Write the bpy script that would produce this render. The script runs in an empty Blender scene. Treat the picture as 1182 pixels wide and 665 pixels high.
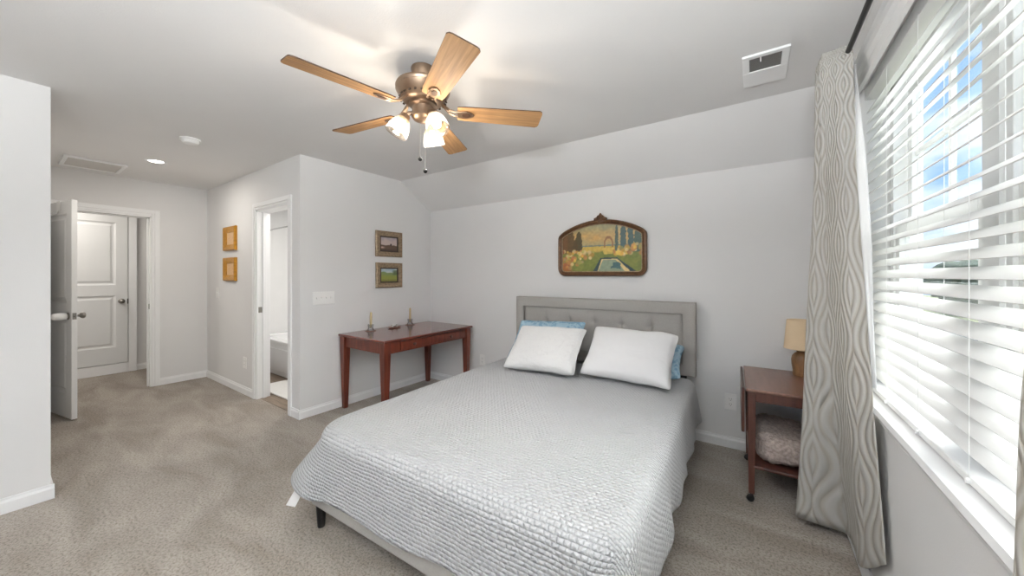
import bpy, bmesh, math, random
import numpy as np
from mathutils import Vector, Matrix, noise
random.seed(7)
PI = math.pi
S = bpy.context.scene
COL = S.collection
R = math.radians

# ------------------------------------------------------------------ camera
cd = bpy.data.cameras.new('camera')
cam = bpy.data.objects.new('camera', cd); COL.objects.link(cam)
cam.location = (0, 0, 1.333); cam.rotation_euler = (R(90), 0, R(34.232))
cd.sensor_width = 36; cd.lens = 410.25 / 1182 * 36; cd.shift_y = -14.66 / 1182
cd.clip_start = .02; cd.clip_end = 400
S.camera = cam
# ------------------------------------------------------------------ exposure
S.view_settings.view_transform = 'Standard'; S.view_settings.look = 'None'
S.view_settings.gamma = 1; S.view_settings.use_curve_mapping = False
S.view_settings.exposure = 0.57
S.cycles.max_bounces = 10; S.cycles.diffuse_bounces = 6; S.cycles.transparent_max_bounces = 16
S.cycles.sample_clamp_indirect = 6; S.cycles.use_denoising = True
S.cycles.caustics_reflective = False; S.cycles.caustics_refractive = False
# ------------------------------------------------------------------ sky with clouds
SKY = 1.15
W = bpy.data.worlds.new('sky'); S.world = W; W.use_nodes = True
nt = W.node_tree; N = nt.nodes; L = nt.links
bg = N['Background']; bg.inputs['Strength'].default_value = SKY
tc = N.new('ShaderNodeTexCoord'); mp = N.new('ShaderNodeMapping'); mp.inputs['Scale'].default_value = (2.2, 2.2, 5.0)
nz = N.new('ShaderNodeTexNoise'); nz.inputs['Scale'].default_value = 1.6; nz.inputs['Detail'].default_value = 7; nz.inputs['Roughness'].default_value = .55
cr = N.new('ShaderNodeValToRGB')
cr.color_ramp.elements[0].position = .44; cr.color_ramp.elements[0].color = (.30, .50, .86, 1)
cr.color_ramp.elements[1].position = .60; cr.color_ramp.elements[1].color = (.92, .95, 1.0, 1)
L.new(tc.outputs['Generated'], mp.inputs[0]); L.new(mp.outputs[0], nz.inputs['Vector']); L.new(nz.outputs['Fac'], cr.inputs[0]); L.new(cr.outputs[0], bg.inputs['Color'])

def area(name, loc, rot, sx, sy, power, color=(1, 1, 1)):
    d = bpy.data.lights.new(name, 'AREA'); d.shape = 'RECTANGLE'; d.size = sx; d.size_y = sy; d.energy = power; d.color = color
    o = bpy.data.objects.new(name, d); COL.objects.link(o); o.location = loc; o.rotation_euler = rot
    return o
def point(name, loc, power, color, r=.03):
    d = bpy.data.lights.new(name, 'POINT'); d.energy = power; d.color = color; d.shadow_soft_size = r
    o = bpy.data.objects.new(name, d); COL.objects.link(o); o.location = loc
    return o
BULB_W = 3.6; REAR_W = 4; SUN = 9.0; UPLIGHT_FILL_W = 165
area('rear_fill_light', (-1.3, -4.33, 1.45), (R(90), 0, 0), 2.6, 1.5, REAR_W, (.95, .975, 1))        # added fill light, set in an invented opening of the rear wall
sl = bpy.data.lights.new('hazy_sun', 'SUN'); sl.energy = SUN; sl.angle = R(70); sl.color = (1, .985, .96)
so_ = bpy.data.objects.new('hazy_sun', sl); COL.objects.link(so_); so_.rotation_euler = Vector((-.80, -.12, -.58)).to_track_quat('-Z', 'Y').to_euler()      # high hazy sun on the window side
area('uplight_fill', (.0, -.9, 1.72), (R(180), 0, 0), .4, .4, UPLIGHT_FILL_W, (.93, .975, 1))              # unseen uplight added behind the camera for soft ceiling bounce
area('hall_fill_light', (-6.6, .3, 2.42), (0, 0, 0), .3, .3, 10, (1, .95, .88))  # unseen lamp without a fixture, added to brighten the hall
area('bathroom_ceiling_light', (-4.3, 2.3, 2.40), (0, 0, 0), .9, .5, 15, (1, .97, .93))
CAN_W = 5.5

# ------------------------------------------------------------------ material helpers
def lin(c):
    return tuple(((x / 255) / 12.92 if x / 255 <= .04045 else ((x / 255 + .055) / 1.055) ** 2.4) for x in c)
def newmat(name):
    m = bpy.data.materials.new(name); m.use_nodes = True
    return m, m.node_tree.nodes, m.node_tree.links, m.node_tree.nodes['Principled BSDF']
def mat(name, rgb, rough=.6, metal=0, var=0, scale=8, bump=0, bscale=60, spec=.4, stretch=(1, 1, 1), coat=0):
    m, n, l, b = newmat(name)
    c = lin(rgb) + (1,)
    b.inputs['Base Color'].default_value = c; b.inputs['Roughness'].default_value = rough; b.inputs['Metallic'].default_value = metal
    b.inputs['Specular IOR Level'].default_value = spec; b.inputs['Coat Weight'].default_value = coat; b.inputs['Coat Roughness'].default_value = .12
    t = n.new('ShaderNodeTexCoord'); mp = n.new('ShaderNodeMapping'); mp.inputs['Scale'].default_value = stretch; l.new(t.outputs['Object'], mp.inputs[0])
    if var:
        q = n.new('ShaderNodeTexNoise'); q.inputs['Scale'].default_value = scale; q.inputs['Detail'].default_value = 5
        l.new(mp.outputs[0], q.inputs['Vector'])
        r = n.new('ShaderNodeValToRGB'); r.color_ramp.elements[0].position = .3; r.color_ramp.elements[1].position = .7
        r.color_ramp.elements[0].color = tuple(x * (1 - var) for x in c[:3]) + (1,); r.color_ramp.elements[1].color = tuple(min(1, x * (1 + var)) for x in c[:3]) + (1,)
        l.new(q.outputs['Fac'], r.inputs[0]); l.new(r.outputs[0], b.inputs['Base Color'])
    if bump:
        q = n.new('ShaderNodeTexNoise'); q.inputs['Scale'].default_value = bscale; q.inputs['Detail'].default_value = 3
        l.new(mp.outputs[0], q.inputs['Vector'])
        u = n.new('ShaderNodeBump'); u.inputs['Strength'].default_value = bump; u.inputs['Distance'].default_value = .01
        l.new(q.outputs['Fac'], u.inputs['Height']); l.new(u.outputs[0], b.inputs['Normal'])
    return m
def emit(name, rgb, s):
    m, n, l, b = newmat(name)
    b.inputs['Base Color'].default_value = lin(rgb) + (1,); b.inputs['Emission Color'].default_value = lin(rgb) + (1,); b.inputs['Emission Strength'].default_value = s
    return m
def clear(name, tint=(1, 1, 1), gloss=.12, diff=0.0):
    m, n, l, b = newmat(name); n.remove(b); out = n['Material Output']
    t = n.new('ShaderNodeBsdfTransparent'); t.inputs[0].default_value = tint + (1,)
    g = n.new('ShaderNodeBsdfGlossy'); g.inputs['Roughness'].default_value = .03
    lw = n.new('ShaderNodeLayerWeight'); lw.inputs[0].default_value = .25
    mu = n.new('ShaderNodeMath'); mu.operation = 'MULTIPLY_ADD'; mu.inputs[1].default_value = gloss * 4; mu.inputs[2].default_value = gloss * .3; mu.use_clamp = True
    l.new(lw.outputs['Fresnel'], mu.inputs[0])
    x = n.new('ShaderNodeMixShader'); l.new(mu.outputs[0], x.inputs[0]); l.new(t.outputs[0], x.inputs[1]); l.new(g.outputs[0], x.inputs[2])
    last = x
    if diff:
        d = n.new('ShaderNodeBsdfTranslucent'); d.inputs[0].default_value = tint + (1,)
        y = n.new('ShaderNodeMixShader'); y.inputs[0].default_value = diff; l.new(x.outputs[0], y.inputs[1]); l.new(d.outputs[0], y.inputs[2]); last = y
    l.new(last.outputs[0], out.inputs[0])
    return m
def wood(name, dark, light, rough=.35, scale=(2, 26, 26), spec=.5, coat=0.0, ns=1.6):
    m, n, l, b = newmat(name)
    t = n.new('ShaderNodeTexCoord'); mp = n.new('ShaderNodeMapping'); mp.inputs['Scale'].default_value = scale; l.new(t.outputs['Object'], mp.inputs[0])
    q = n.new('ShaderNodeTexNoise'); q.inputs['Scale'].default_value = ns; q.inputs['Detail'].default_value = 6; q.inputs['Distortion'].default_value = .6; l.new(mp.outputs[0], q.inputs['Vector'])
    r = n.new('ShaderNodeValToRGB'); r.color_ramp.elements[0].position = .32; r.color_ramp.elements[1].position = .68
    r.color_ramp.elements[0].color = lin(dark) + (1,); r.color_ramp.elements[1].color = lin(light) + (1,)
    l.new(q.outputs['Fac'], r.inputs[0]); l.new(r.outputs[0], b.inputs['Base Color'])
    b.inputs['Roughness'].default_value = rough; b.inputs['Specular IOR Level'].default_value = spec; b.inputs['Coat Weight'].default_value = coat; b.inputs['Coat Roughness'].default_value = .15
    return m
def vmat(name, rough=.6, spec=.3):
    m, n, l, b = newmat(name)
    a = n.new('ShaderNodeVertexColor'); a.layer_name = 'Col'; l.new(a.outputs[0], b.inputs['Base Color']); b.inputs['Roughness'].default_value = rough; b.inputs['Specular IOR Level'].default_value = spec
    return m

# ------------------------------------------------------------------ materials
M = {}
M['wall'] = mat('wall_paint', (230, 229, 228), .85, var=.015, scale=1.5, bump=.06, bscale=220, spec=.2)
M['ceil'] = mat('ceiling_paint', (232, 231, 230), .9, var=.01, scale=2, bump=.08, bscale=160, spec=.15)
M['white'] = mat('white_trim_paint', (243, 243, 243), .4, var=.01, scale=4, spec=.4)
M['door'] = mat('white_door_paint', (228, 228, 227), .45, var=.01, scale=4, spec=.35)
M['blind'] = mat('white_blind', (240, 240, 239), .45, var=.01, scale=4, spec=.35)
M['plate'] = mat('white_plastic', (244, 243, 241), .35, var=.01)
M['slot'] = mat('dark_slot', (70, 66, 62), .6, var=.05)
M['nickel'] = mat('satin_nickel', (150, 146, 140), .32, metal=1, var=.05, scale=30)
M['bronze'] = mat('antique_bronze', (150, 128, 108), .36, metal=.9, var=.08, scale=20)
M['black'] = mat('black_finish', (22, 21, 21), .4, var=.1)
M['blackmetal'] = mat('black_metal', (30, 28, 27), .35, metal=.6, var=.1)
M['cherry'] = wood('cherry_wood', (82, 36, 25), (114, 55, 38), .33, (26, 26, 2.2))
M['cherry_top'] = wood('cherry_table_top', (90, 44, 36), (116, 60, 48), .2, (24, 2.2, 24), spec=.6, coat=.35)
M['mahogany'] = wood('mahogany_wood', (62, 36, 29), (86, 52, 42), .33, (26, 26, 2.2))
M['mahogany_top'] = wood('mahogany_top', (108, 78, 66), (128, 94, 80), .3, (24, 3, 24), coat=.15)
M['blade'] = wood('oak_blade', (150, 112, 76), (192, 150, 104), .6, (2.0, 34, 34), spec=.2)
M['blade_edge'] = mat('dark_blade_edge', (70, 48, 34), .5, var=.1)
M['lampbase'] = wood('turned_wood', (112, 80, 50), (146, 108, 72), .45, (14, 14, 6))
M['grey'] = mat('grey_upholstery', (166, 162, 157), .85, var=.05, scale=140, bump=.25, bscale=500, spec=.2)
M['mattress'] = mat('mattress_ticking', (222, 220, 216), .8, var=.02, bump=.1)
M['candle'] = mat('candle_wax', (196, 178, 138), .5, var=.04)
M['wick'] = mat('candle_wick', (50, 44, 40), .8, var=.05)
M['glass'] = clear('window_glass', (.97, .985, .98), .06)
M['crystal'] = clear('clear_cut_glass', (.92, .94, .94), .22, .10)
M['shade_glass'] = clear('seeded_glass', (1, .96, .90), .14, .10)
M['gold'] = mat('gilt_wood', (196, 140, 48), .38, metal=.45, var=.18, scale=40)
M['oldgold'] = mat('antique_gilt', (146, 126, 102), .42, metal=.35, var=.3, scale=45)
M['frame_dark'] = mat('dark_inner_moulding', (52, 40, 32), .5, var=.1)
M['frame_brown'] = mat('carved_brown_gilt', (92, 62, 38), .42, metal=.15, var=.35, scale=38)
M['print'] = vmat('printed_picture', .35, .4)
M['tub'] = mat('bathtub_acrylic', (240, 240, 240), .2, var=.01, spec=.5)
M['bathmat'] = mat('white_bath_mat', (238, 236, 232), .95, var=.03, scale=40, bump=.8, bscale=120)
M['bathfloor'] = wood('bathroom_floor', (104, 88, 74), (138, 120, 102), .45, (3, 20, 20))
M['chrome'] = mat('chrome', (200, 200, 200), .15, metal=1, var=.02)
M['bulb'] = emit('lit_bulb', (255, 214, 150), 5)
M['can'] = emit('lit_downlight', (255, 246, 232), 9)
M['vent_dark'] = mat('vent_mesh', (120, 118, 116), .7, var=.2, scale=300)
M['rubber'] = mat('white_rubber_knob_cover', (240, 240, 238), .5, var=.01)
M['shade'] = None

def lampshade_mat():
    m, n, l, b = newmat('cream_lamp_shade')
    b.inputs['Base Color'].default_value = lin((224, 200, 166)) + (1,); b.inputs['Roughness'].default_value = .9
    q = n.new('ShaderNodeTexNoise'); q.inputs['Scale'].default_value = 90; u = n.new('ShaderNodeBump'); u.inputs['Strength'].default_value = .15; u.inputs['Distance'].default_value = .003
    l.new(q.outputs['Fac'], u.inputs['Height']); l.new(u.outputs[0], b.inputs['Normal'])
    return m
M['shade'] = lampshade_mat()

def carpet_mat():
    m, n, l, b = newmat('beige_carpet')
    t = n.new('ShaderNodeTexCoord')
    big = n.new('ShaderNodeTexNoise'); big.inputs['Scale'].default_value = 1.5; big.inputs['Detail'].default_value = 4; big.inputs['Distortion'].default_value = .5
    mp = n.new('ShaderNodeMapping'); mp.inputs['Scale'].default_value = (1, 2.6, 1); mp.inputs['Rotation'].default_value = (0, 0, R(18))
    l.new(t.outputs['Object'], mp.inputs[0]); l.new(mp.outputs[0], big.inputs['Vector'])
    fine = n.new('ShaderNodeTexNoise'); fine.inputs['Scale'].default_value = 85; fine.inputs['Detail'].default_value = 4; fine.inputs['Roughness'].default_value = .75
    l.new(t.outputs['Object'], fine.inputs['Vector'])
    mid = n.new('ShaderNodeTexNoise'); mid.inputs['Scale'].default_value = 28; mid.inputs['Detail'].default_value = 3
    l.new(t.outputs['Object'], mid.inputs['Vector'])
    r1 = n.new('ShaderNodeValToRGB'); r1.color_ramp.elements[0].position = .36; r1.color_ramp.elements[1].position = .62
    r1.color_ramp.elements[0].color = lin((150, 140, 129)) + (1,); r1.color_ramp.elements[1].color = lin((176, 167, 157)) + (1,)
    l.new(big.outputs['Fac'], r1.inputs[0])
    r2 = n.new('ShaderNodeValToRGB'); r2.color_ramp.elements[0].position = .36; r2.color_ramp.elements[1].position = .54
    r2.color_ramp.elements[0].color = (.34, .31, .28, 1); r2.color_ramp.elements[1].color = (1, 1, 1, 1)
    l.new(fine.outputs['Fac'], r2.inputs[0])
    mx = n.new('ShaderNodeMix'); mx.data_type = 'RGBA'; mx.blend_type = 'MULTIPLY'; mx.inputs[0].default_value = .75
    l.new(r1.outputs[0], mx.inputs[6]); l.new(r2.outputs[0], mx.inputs[7]); l.new(mx.outputs[2], b.inputs['Base Color'])
    ad = n.new('ShaderNodeMath'); ad.operation = 'MULTIPLY_ADD'; ad.inputs[1].default_value = .8; l.new(mid.outputs['Fac'], ad.inputs[0]); l.new(fine.outputs['Fac'], ad.inputs[2])
    u = n.new('ShaderNodeBump'); u.inputs['Strength'].default_value = .7; u.inputs['Distance'].default_value = .012
    l.new(ad.outputs[0], u.inputs['Height']); l.new(u.outputs[0], b.inputs['Normal'])
    b.inputs['Roughness'].default_value = 1; b.inputs['Specular IOR Level'].default_value = .05; b.inputs['Sheen Weight'].default_value = .15
    return m
M['carpet'] = carpet_mat()

def math_chain(n, l):
    def f(op, a, b=None, c=None):
        q = n.new('ShaderNodeMath'); q.operation = op
        for i, v in enumerate((a, b, c)):
            if v is None: continue
            if isinstance(v, (int, float)): q.inputs[i].default_value = v
            else: l.new(v, q.inputs[i])
        return q.outputs[0]
    return f

def coverlet_mat():
    m, n, l, b = newmat('white_matelasse')
    f = math_chain(n, l)
    t = n.new('ShaderNodeTexCoord'); sp = n.new('ShaderNodeSeparateXYZ'); l.new(t.outputs['UV'], sp.inputs[0])
    U, V = sp.outputs[0], sp.outputs[1]                     # metres on the cloth
    wob = n.new('ShaderNodeTexNoise'); wob.inputs['Scale'].default_value = 14; l.new(t.outputs['UV'], wob.inputs['Vector'])
    w = f('MULTIPLY_ADD', wob.outputs['Fac'], .010, -.005)
    v2 = f('ADD', V, w)
    rows = f('ABSOLUTE', f('SINE', f('MULTIPLY', v2, PI / .0165)))
    par = f('MULTIPLY', f('FLOOR', f('MULTIPLY', v2, 1 / .0165)), PI / 2)
    cells = f('ABSOLUTE', f('SINE', f('ADD', f('MULTIPLY', f('ADD', U, w), PI / .024), par)))
    h = f('MULTIPLY', f('POWER', rows, .6), f('MULTIPLY_ADD', f('POWER', cells, .5), .9, .1))
    nz = n.new('ShaderNodeTexNoise'); nz.inputs['Scale'].default_value = 90; nz.inputs['Detail'].default_value = 3; l.new(t.outputs['UV'], nz.inputs['Vector'])
    h2 = f('MULTIPLY_ADD', nz.outputs['Fac'], .9, h)
    u = n.new('ShaderNodeBump'); u.inputs['Strength'].default_value = 1.0; u.inputs['Distance'].default_value = .009
    l.new(h2, u.inputs['Height']); l.new(u.outputs[0], b.inputs['Normal'])
    b.inputs['Base Color'].default_value = lin((198, 198, 199)) + (1,); b.inputs['Roughness'].default_value = .9; b.inputs['Specular IOR Level'].default_value = .15; b.inputs['Sheen Weight'].default_value = .2
    return m
M['coverlet'] = coverlet_mat()

def curtain_mat():
    m, n, l, b = newmat('ogee_jacquard')
    f = math_chain(n, l)
    t = n.new('ShaderNodeTexCoord'); sp = n.new('ShaderNodeSeparateXYZ'); l.new(t.outputs['UV'], sp.inputs[0])
    U, V = sp.outputs[0], sp.outputs[1]
    wob = n.new('ShaderNodeTexNoise'); wob.inputs['Scale'].default_value = 5; l.new(t.outputs['UV'], wob.inputs['Vector'])
    tri = f('MULTIPLY', f('ABSOLUTE', f('SUBTRACT', f('FRACT', f('MULTIPLY', U, 1 / .17)), .5)), 2)
    h = f('ADD', f('ADD', tri, f('MULTIPLY', f('SINE', f('MULTIPLY', V, 2 * PI / .27)), .34)), f('MULTIPLY', wob.outputs['Fac'], .25))
    ridge = f('POWER', f('ABSOLUTE', f('SINE', f('MULTIPLY', h, PI * 2.4))), 1.3)
    u = n.new('ShaderNodeBump'); u.inputs['Strength'].default_value = .6; u.inputs['Distance'].default_value = .010
    l.new(ridge, u.inputs['Height']); l.new(u.outputs[0], b.inputs['Normal'])
    r = n.new('ShaderNodeValToRGB'); r.color_ramp.elements[0].position = .1; r.color_ramp.elements[1].position = .8
    r.color_ramp.elements[0].color = lin((190, 184, 174)) + (1,); r.color_ramp.elements[1].color = lin((210, 208, 203)) + (1,)
    l.new(ridge, r.inputs[0]); l.new(r.outputs[0], b.inputs['Base Color'])
    b.inputs['Roughness'].default_value = .5; b.inputs['Specular IOR Level'].default_value = .35
    tr = n.new('ShaderNodeBsdfTranslucent'); tr.inputs[0].default_value = lin((205, 196, 182)) + (1,)
    x = n.new('ShaderNodeMixShader'); x.inputs[0].default_value = .16; out = n['Material Output']
    l.new(b.outputs[0], x.inputs[1]); l.new(tr.outputs[0], x.inputs[2]); l.new(x.outputs[0], out.inputs[0])
    return m
M['curtain'] = curtain_mat()

def lining_mat():
    m, n, l, b = newmat('white_lining'); b.inputs['Base Color'].default_value = lin((240, 240, 240)) + (1,); b.inputs['Roughness'].default_value = .9
    tr = n.new('ShaderNodeBsdfTranslucent'); tr.inputs[0].default_value = lin((244, 244, 244)) + (1,); x = n.new('ShaderNodeMixShader'); x.inputs[0].default_value = .5
    q = n.new('ShaderNodeTexNoise'); q.inputs['Scale'].default_value = 200; u = n.new('ShaderNodeBump'); u.inputs['Strength'].default_value = .1; l.new(q.outputs['Fac'], u.inputs['Height']); l.new(u.outputs[0], b.inputs['Normal'])
    l.new(b.outputs[0], x.inputs[1]); l.new(tr.outputs[0], x.inputs[2]); l.new(x.outputs[0], n['Material Output'].inputs[0]); return m
M['lining'] = lining_mat()

def cloth_mat(name, rgb, spots=None, bs=26, bstr=.25):
    m, n, l, b = newmat(name)
    t = n.new('ShaderNodeTexCoord')
    q = n.new('ShaderNodeTexNoise'); q.inputs['Scale'].default_value = bs; q.inputs['Detail'].default_value = 5; q.inputs['Distortion'].default_value = .8; l.new(t.outputs['Object'], q.inputs['Vector'])
    u = n.new('ShaderNodeBump'); u.inputs['Strength'].default_value = bstr; u.inputs['Distance'].default_value = .01
    l.new(q.outputs['Fac'], u.inputs['Height']); l.new(u.outputs[0], b.inputs['Normal'])
    b.inputs['Base Color'].default_value = lin(rgb) + (1,)
    if spots:
        v = n.new('ShaderNodeTexNoise'); v.inputs['Scale'].default_value = 30; v.inputs['Detail'].default_value = 2; l.new(t.outputs['Object'], v.inputs['Vector'])
        r = n.new('ShaderNodeValToRGB'); r.color_ramp.elements[0].position = .40; r.color_ramp.elements[1].position = .52
        r.color_ramp.elements[0].color = lin(spots) + (1,); r.color_ramp.elements[1].color = lin(rgb) + (1,)
        l.new(v.outputs['Fac'], r.inputs[0]); l.new(r.outputs[0], b.inputs['Base Color'])
    b.inputs['Roughness'].default_value = .9; b.inputs['Specular IOR Level'].default_value = .15
    return m
M['pillow_crinkle'] = cloth_mat('white_crinkled_cotton', (228, 227, 226), None, 34, .8)
M['pillow_white'] = cloth_mat('white_smooth_cotton', (229, 228, 228), None, 12, .4)
M['pillow_blue'] = cloth_mat('blue_patterned_cotton', (160, 187, 202), (126, 160, 184), 20, .2)
M['fleece'] = mat('fleece_pile', (176, 162, 154), 1, var=.3, scale=60, bump=1, bscale=90, spec=.05)

# ------------------------------------------------------------------ mesh helpers
def box(bm, x0, x1, y0, y1, z0, z1):
    v = [bm.verts.new(p) for p in ((x0, y0, z0), (x1, y0, z0), (x1, y1, z0), (x0, y1, z0), (x0, y0, z1), (x1, y0, z1), (x1, y1, z1), (x0, y1, z1))]
    for f in ((3, 2, 1, 0), (4, 5, 6, 7), (0, 1, 5, 4), (1, 2, 6, 5), (2, 3, 7, 6), (3, 0, 4, 7)):
        bm.faces.new([v[i] for i in f])
    return v
def hexa(bm, bot, top):
    v = [bm.verts.new(p) for p in list(bot) + list(top)]
    k = len(bot)
    bm.faces.new(v[:k][::-1]); bm.faces.new(v[k:])
    for i in range(k): bm.faces.new((v[i], v[(i + 1) % k], v[k + (i + 1) % k], v[k + i]))
    return v
def prism(bm, pts, axis, a0, a1):
    """pts: 2-D outline; axis: the extruded axis; the other two axes keep their x,y,z order."""
    def P(p, a):
        return (a, p[0], p[1]) if axis == 'x' else ((p[0], a, p[1]) if axis == 'y' else (p[0], p[1], a))
    return hexa(bm, [P(p, a0) for p in pts], [P(p, a1) for p in pts])
def lathe(bm, prof, mx=Matrix(), seg=28, cap=True):
    rings = []
    for r, z in prof:
        rings.append([bm.verts.new(mx @ Vector((r * math.cos(2 * PI * i / seg), r * math.sin(2 * PI * i / seg), z))) for i in range(seg)])
    for a, b in zip(rings, rings[1:]):
        for i in range(seg): bm.faces.new((a[i], a[(i + 1) % seg], b[(i + 1) % seg], b[i]))
    if cap: bm.faces.new(rings[0][::-1]); bm.faces.new(rings[-1])
def tube(bm, pts, r, seg=10, cap=True):
    pts = [Vector(p) for p in pts]; rings = []
    for i, p in enumerate(pts):
        t = (pts[min(i + 1, len(pts) - 1)] - pts[max(i - 1, 0)]).normalized()
        a = t.cross(Vector((0, 0, 1)) if abs(t.z) < .9 else Vector((1, 0, 0))).normalized(); b = t.cross(a)
        rr = r[i] if isinstance(r, (list, tuple)) else r
        rings.append([bm.verts.new(p + a * rr * math.cos(2 * PI * k / seg) + b * rr * math.sin(2 * PI * k / seg)) for k in range(seg)])
    for A, B in zip(rings, rings[1:]):
        for k in range(seg): bm.faces.new((A[k], A[(k + 1) % seg], B[(k + 1) % seg], B[k]))
    if cap: bm.faces.new(rings[0][::-1]); bm.faces.new(rings[-1])
def ring_sweep(bm, outline, prof, plane_y0=0):
    """frame moulding: outline (x,z) counter-clockwise seen from -y; prof: (inset, height towards -y)."""
    n = len(outline); nor = []
    for i in range(n):
        a = Vector(outline[i - 1]); p = Vector(outline[i]); b = Vector(outline[(i + 1) % n])
        e1 = (p - a).normalized(); e2 = (b - p).normalized()
        n1 = Vector((-e1.y, e1.x)); n2 = Vector((-e2.y, e2.x)); m = (n1 + n2).normalized(); nor.append(m / max(.3, m.dot(n1)))
    rings = []
    for ins, h in prof:
        rings.append([bm.verts.new((outline[i][0] + nor[i].x * ins, plane_y0 - h, outline[i][1] + nor[i].y * ins)) for i in range(n)])
    for A, B in zip(rings, rings[1:]):
        for i in range(n): bm.faces.new((A[i], A[(i + 1) % n], B[(i + 1) % n], B[i]))
def obj(name, bm, m, parent=None, smooth=False, bevel=0, seg=2, auto=None):
    bmesh.ops.recalc_face_normals(bm, faces=bm.faces[:])
    me = bpy.data.meshes.new(name); bm.to_mesh(me); bm.free()
    o = bpy.data.objects.new(name, me); COL.objects.link(o); me.materials.append(m)
    if parent: o.parent = parent
    if smooth or auto:
        for p in me.polygons: p.use_smooth = True
        if auto: me.set_sharp_from_angle(angle=R(auto))
    if bevel:
        b = o.modifiers.new('bevel', 'BEVEL'); b.width = bevel; b.segments = seg; b.limit_method = 'ANGLE'; b.angle_limit = R(40)
    return o
def tag(o, label, cat, group=None):
    o['label'] = label; o['category'] = cat
    if group: o['group'] = group
    return o
def thing(name, label, cat, loc=(0, 0, 0), rotz=0, group=None):
    o = bpy.data.objects.new(name, None); COL.objects.link(o); o.location = loc; o.rotation_euler = (0, 0, rotz); o.empty_display_size = .1
    return tag(o, label, cat, group)
def struct(name, bm, m, parent=None, label=None, bevel=0, **k):
    o = obj(name, bm, m, parent, bevel=bevel, **k)
    if not parent: o['kind'] = 'structure'
    if label: o['label'] = label
    return o
def B(*boxes):
    bm = bmesh.new()
    for b in boxes: box(bm, *b)
    return bm

# ================================================================== SETTING
H = 2.4546; XW = .41; YB = 3.228; YC = 2.751; ZL = 2.158; XS = -3.472; YA = 1.614; YL = .205; XD = -5.958; YR = -4.4; ZO = 2.03
T = .12
struct('floor', B((-7.4, XW + .05, YR - .1, YB + .1, -.1, 0)), M['carpet'], label='beige plush carpet with vacuum streaks across the bedroom')
bm = bmesh.new()
box(bm, -7.4, XW + .3, YR - .2, YC, H, H + .1)
prism(bm, [(YC, H), (YC, H + .1), (YB + .2, H + .1), (YB + .2, ZL - .124), (YB, ZL)], 'x', -3.5, XW + .3)
struct('ceiling', bm, M['ceil'], label='white ceiling that slopes down above the headboard wall')
struct('wall_back', B((-3.6, XW + .3, YB, YB + T, 0, ZL + .02)), M['wall'], label='pale grey wall behind the bed headboard')
# desk wall with its sloped top
bm = bmesh.new(); prism(bm, [(YA, 0), (YB + .05, 0), (YB + .05, ZL - .03), (YC, H + .02), (YA, H + .02)], 'x', XS - T, XS)
struct('wall_desk', bm, M['wall'], label='pale wall with the cherry desk against it')
# bathroom wall with a door opening
BX0, BX1 = -4.42, -3.69
struct('wall_bathroom', B((XD - .02, BX0, YA, YA + T, 0, H + .02), (BX1, XS - T, YA, YA + T, 0, H + .02), (BX0, BX1, YA, YA + T, ZO, H + .02)), M['wall'], label='wall with two gold frames beside the bathroom doorway')
DY0, DY1 = .275, 1.09
struct('wall_entry', B((XD - T, XD, -.2, DY0, 0, H + .02), (XD - T, XD, DY1, YA + T, 0, H + .02), (XD - T, XD, DY0, DY1, ZO + .01, H + .02)), M['wall'], label='wall around the open entry door')
struct('wall_closet', B((XD - .02, XS - T, YL - T, YL, 0, H + .02)), M['wall'])
struct('wall_left', B((XS - T, XS, YR - .1, YL, 0, H + .02)), M['wall'], label='pale wall end at the left edge of the photo')
# rear wall (behind the camera) with an opening invented to hold the fill light
struct('wall_rear', B((XS - T, -2.7, YR - T, YR, 0, H + .02), (.1, XW + .3, YR - T, YR, 0, H + .02), (-2.7, .1, YR - T, YR, 0, .65), (-2.7, .1, YR - T, YR, 2.25, H + .02)), M['wall'])
# window wall with its recess
WY0, WY1, WZ0, WZ1 = .62, 2.30, .815, 2.20
TW = .19
struct('wall_window', B((XW, XW + TW, YR - .1, WY0, 0, H + .02), (XW, XW + TW, WY0, WY1, 0, WZ0), (XW, XW + TW, WY0, WY1, WZ1, H + .02), (XW, XW + TW, WY1, YB + .02, 0, H + .02)), M['wall'], label='grey wall under and around the window')
# hall beyond the entry door
struct('wall_hall', B((-7.32, -7.2, -1.2, 3.4, 0, H + .02), (-7.3, XD - T, -1.3, -1.2, 0, H + .02), (-7.3, XD - T, 3.3, 3.4, 0, H + .02), (XD - T, XD - T + .02, YA + T, 3.3, 0, H + .02), (XD - T, XD - .05, -1.3, -.2, 0, H + .02)), M['wall'], label='hall wall seen through the entry doorway')
# bathroom shell
struct('wall_bathroom_inner', B((XD - .08, XD, YA + T, 3.2, 0, H + .02), (XD - .08, XS - T, 3.0, 3.08, 0, H + .02)), mat('tub_surround', (238, 238, 237), .3, var=.01), label='white tub surround wall inside the bathroom')
struct('floor_bathroom', B((XD, XS - T, YA + .03, 3.0, .001, .004)), M['bathfloor'], label='wood look floor inside the bathroom')
struct('ceiling_bathroom', B((-7.4, XS - T, YA + T, 3.5, H, H + .1)), M['ceil'])

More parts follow.
